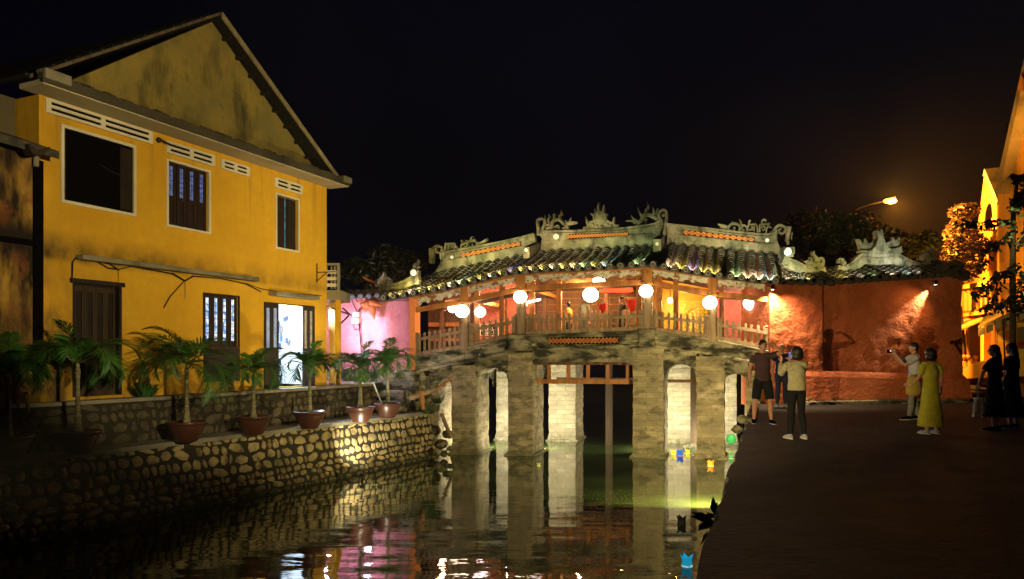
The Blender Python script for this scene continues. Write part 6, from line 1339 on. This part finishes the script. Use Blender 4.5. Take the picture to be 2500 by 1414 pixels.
# man with camera, facing left
t, tf, J = person(2232, 16.9, 1.76, 82, dict(elL=(-.16,.26,1.24), wrL=(-.10,.46,1.52), elR=(.16,.24,1.27), wrR=(.07,.44,1.50), hdirL=(.1,.2,1), hdirR=(-.1,.35,1), curlL=.7, curlR=.7, anL=(-.09,.14,.09), anR=(.09,-.12,.09), knL=(-.1,.10,.5), knR=(.09,0,.5), tilt=2),
   dict(top=cloth('pale_blue_grey_shirt', (.38,.38,.40)), sleeve=.7, bottom=cloth('grey_trousers', (.16,.155,.14)), top_len=.88, shoe=BLK), 'man with glasses facing left and holding a small camera up')
c = tf((0.0,.53,1.56)); mb = MB(); mb.box(c.x-.035, c.x+.035, c.y-.06, c.y+.06, c.z-.04, c.z+.04); cm = thing('camera', c, 'small camera held up by the man with glasses', 'camera'); mb.build('case', BLK, cm, bevel=.006); mb = MB(); mb.ball(c+Vector((0,-.062,.012)), .02, n=8, m=6); mb.build('flash_glint', glow('screen_glint', (.8,.85,1), 1.6), cm)
mb = MB(tf)
for sg in (-1,1): mb.lathe((sg*.032,.112,1.650), [(.024,-.002),(.024,.002)], 12); 
mb.tube([(-.06,.115,1.650),(.06,.115,1.650)], .004, 5); mb.tube([(-.06,.115,1.65),(-.08,.0,1.65)], .004, 5); mb.tube([(.06,.115,1.65),(.08,.0,1.65)], .004, 5); mb.build('glasses', PORC, t)
bgp = Vector(((2230-CX)/F*16.6, 16.6, .78)); mb = MB(); mb.lathe(bgp, [(.10,-.22),(.17,-.16),(.18,0),(.13,.18),(.05,.26)], 14, 1.0, .4); bgo = mb.build('shoulder_bag', cloth('mustard_canvas', (.34,.25,.05)), org=bgp, smooth=True); tag(bgo, 'mustard canvas bag hanging at the hip of the man with glasses', 'bag')
# woman in yellow dress
person(2272, 13.85, 1.60, 12, dict(elL=(-.26,.02,1.17), wrL=(-.30,.16,1.03), hdirL=(-.5,.8,-.2), elR=(.25,-.02,1.16), wrR=(.28,.04,.92)),
   dict(top=cloth('yellow_dress', (.40,.37,.035)), dress=.16, girl=True, top_len=1.0, sleeve=.75, loose=1.1, shoe=GS, sole=WS, top_name='bodice'), 'woman in a long yellow dress with a dark bob, seen from behind', hair='bob')
# two dark women at the right
DK = cloth('black_dress', (.008,.008,.008))
person(2428, 14.4, 1.68, 40, dict(elL=(-.33,.10,1.20), wrL=(-.42,.16,.95), hdirL=(-.4,.1,-1), elR=(.24,-.04,1.16)), dict(top=DK, dress=.30, girl=True, top_len=1.0, sleeve=.8, loose=1.15, top_name='bodice'), 'left one of two women in black, carrying a clear plastic bag', hair='long')
person(2470, 14.9, 1.72, 28, dict(elR=(.28,.06,1.18), wrR=(.24,.22,1.08), hdirR=(-.6,.6,0)), dict(top=DK, dress=.24, girl=True, top_len=1.0, sleeve=.8, loose=1.15, top_name='bodice'), 'right one of two women in black, with long loose hair', hair='long')
c = P(2388, 990, 14.0); mb = MB(); rr = random.Random(3); n = 14
for ring in [0]: 
    prof = [(.02,-.17),(.09,-.15),(.11,-.05),(.09,.05),(.06,.13),(.02,.20),(.012,.32)]; mb.lathe(c, [(r_*rr.uniform(.85,1.15), z_) for r_, z_ in prof], n, 1, .7)
pb = M('clear_plastic', (.45,.47,.5), .15, spec=.8); pb.nb(18, 1, .08); pb.b.inputs['Alpha'].default_value = .55
tag(mb.build('plastic_bag', pb.done(), org=c), 'crumpled clear plastic bag hanging from the hand of the left woman in black', 'bag')
c = P(2404, 965, 17.5); c.z = 0; st = thing('plastic_stool', c, 'low pale plastic stool on the road beside the woman with the plastic bag', 'stool'); STM = flat('pale_plastic', (.42,.42,.40)); mb = MB(); mb.box(c.x-.17, c.x+.17, c.y-.17, c.y+.17, .42, .46); mb.build('seat', STM, st, bevel=.01)
for sx in (-1,1):
    for sy in (-1,1): mb = MB(); mb.tube([c+Vector((sx*.13,sy*.13,.42)), c+Vector((sx*.17,sy*.17,0))], [.03,.022], 6); mb.build('leg', STM, st)
# people on the bridge
def onb(px, v, H, face, pose, outfit, lb, hair, zoff=-.38):
    u = bu(px, v); person(px, 0, H, face, pose, outfit, lb, base=BW((u, v, f_deck(u)+zoff)), hair=hair)
onb(1425, 1.2, 1.60, 150, dict(), dict(top=cloth('pale_blouse', (.50,.42,.25)), bottom=cloth('spotted_skirt', (.3,.27,.2)), botw=1.6, girl=True, top_len=.92, hairmat=flat('brown_hair', (.10,.06,.02))), 'long haired woman in a pale blouse standing on the bridge under the middle lantern', 'long')
onb(1388, 2.2, 1.52, 60, dict(), dict(top=cloth('orange_shirt', (.55,.22,.04)), bottom=cloth('dark_blue_trousers', (.03,.05,.09))), 'person in an orange shirt on the bridge left of the middle lantern', 'short')
onb(1519, 2.0, 1.60, 100, dict(), dict(top=cloth('black_shirt', (.015,.013,.012)), bottom=cloth('black_trousers', (.012,.012,.012))), 'person in black on the bridge below the hanging red cloth', 'short')

# ------------------------------------------------------------------ humid night air
mb = MB(); mb.box(-45,60,-5,85,-3.2,14)
hm = bpy.data.materials.new('haze'); hm.use_nodes = True; n_ = hm.node_tree; n_.nodes.clear(); out = n_.nodes.new('ShaderNodeOutputMaterial'); pv = n_.nodes.new('ShaderNodeVolumePrincipled'); pv.inputs['Density'].default_value = .00028; pv.inputs['Color'].default_value = (.9,.9,.9,1); pv.inputs['Anisotropy'].default_value = 0
n_.links.new(pv.outputs[0], out.inputs['Volume']); tag(mb.build('haze', hm), kind='stuff')
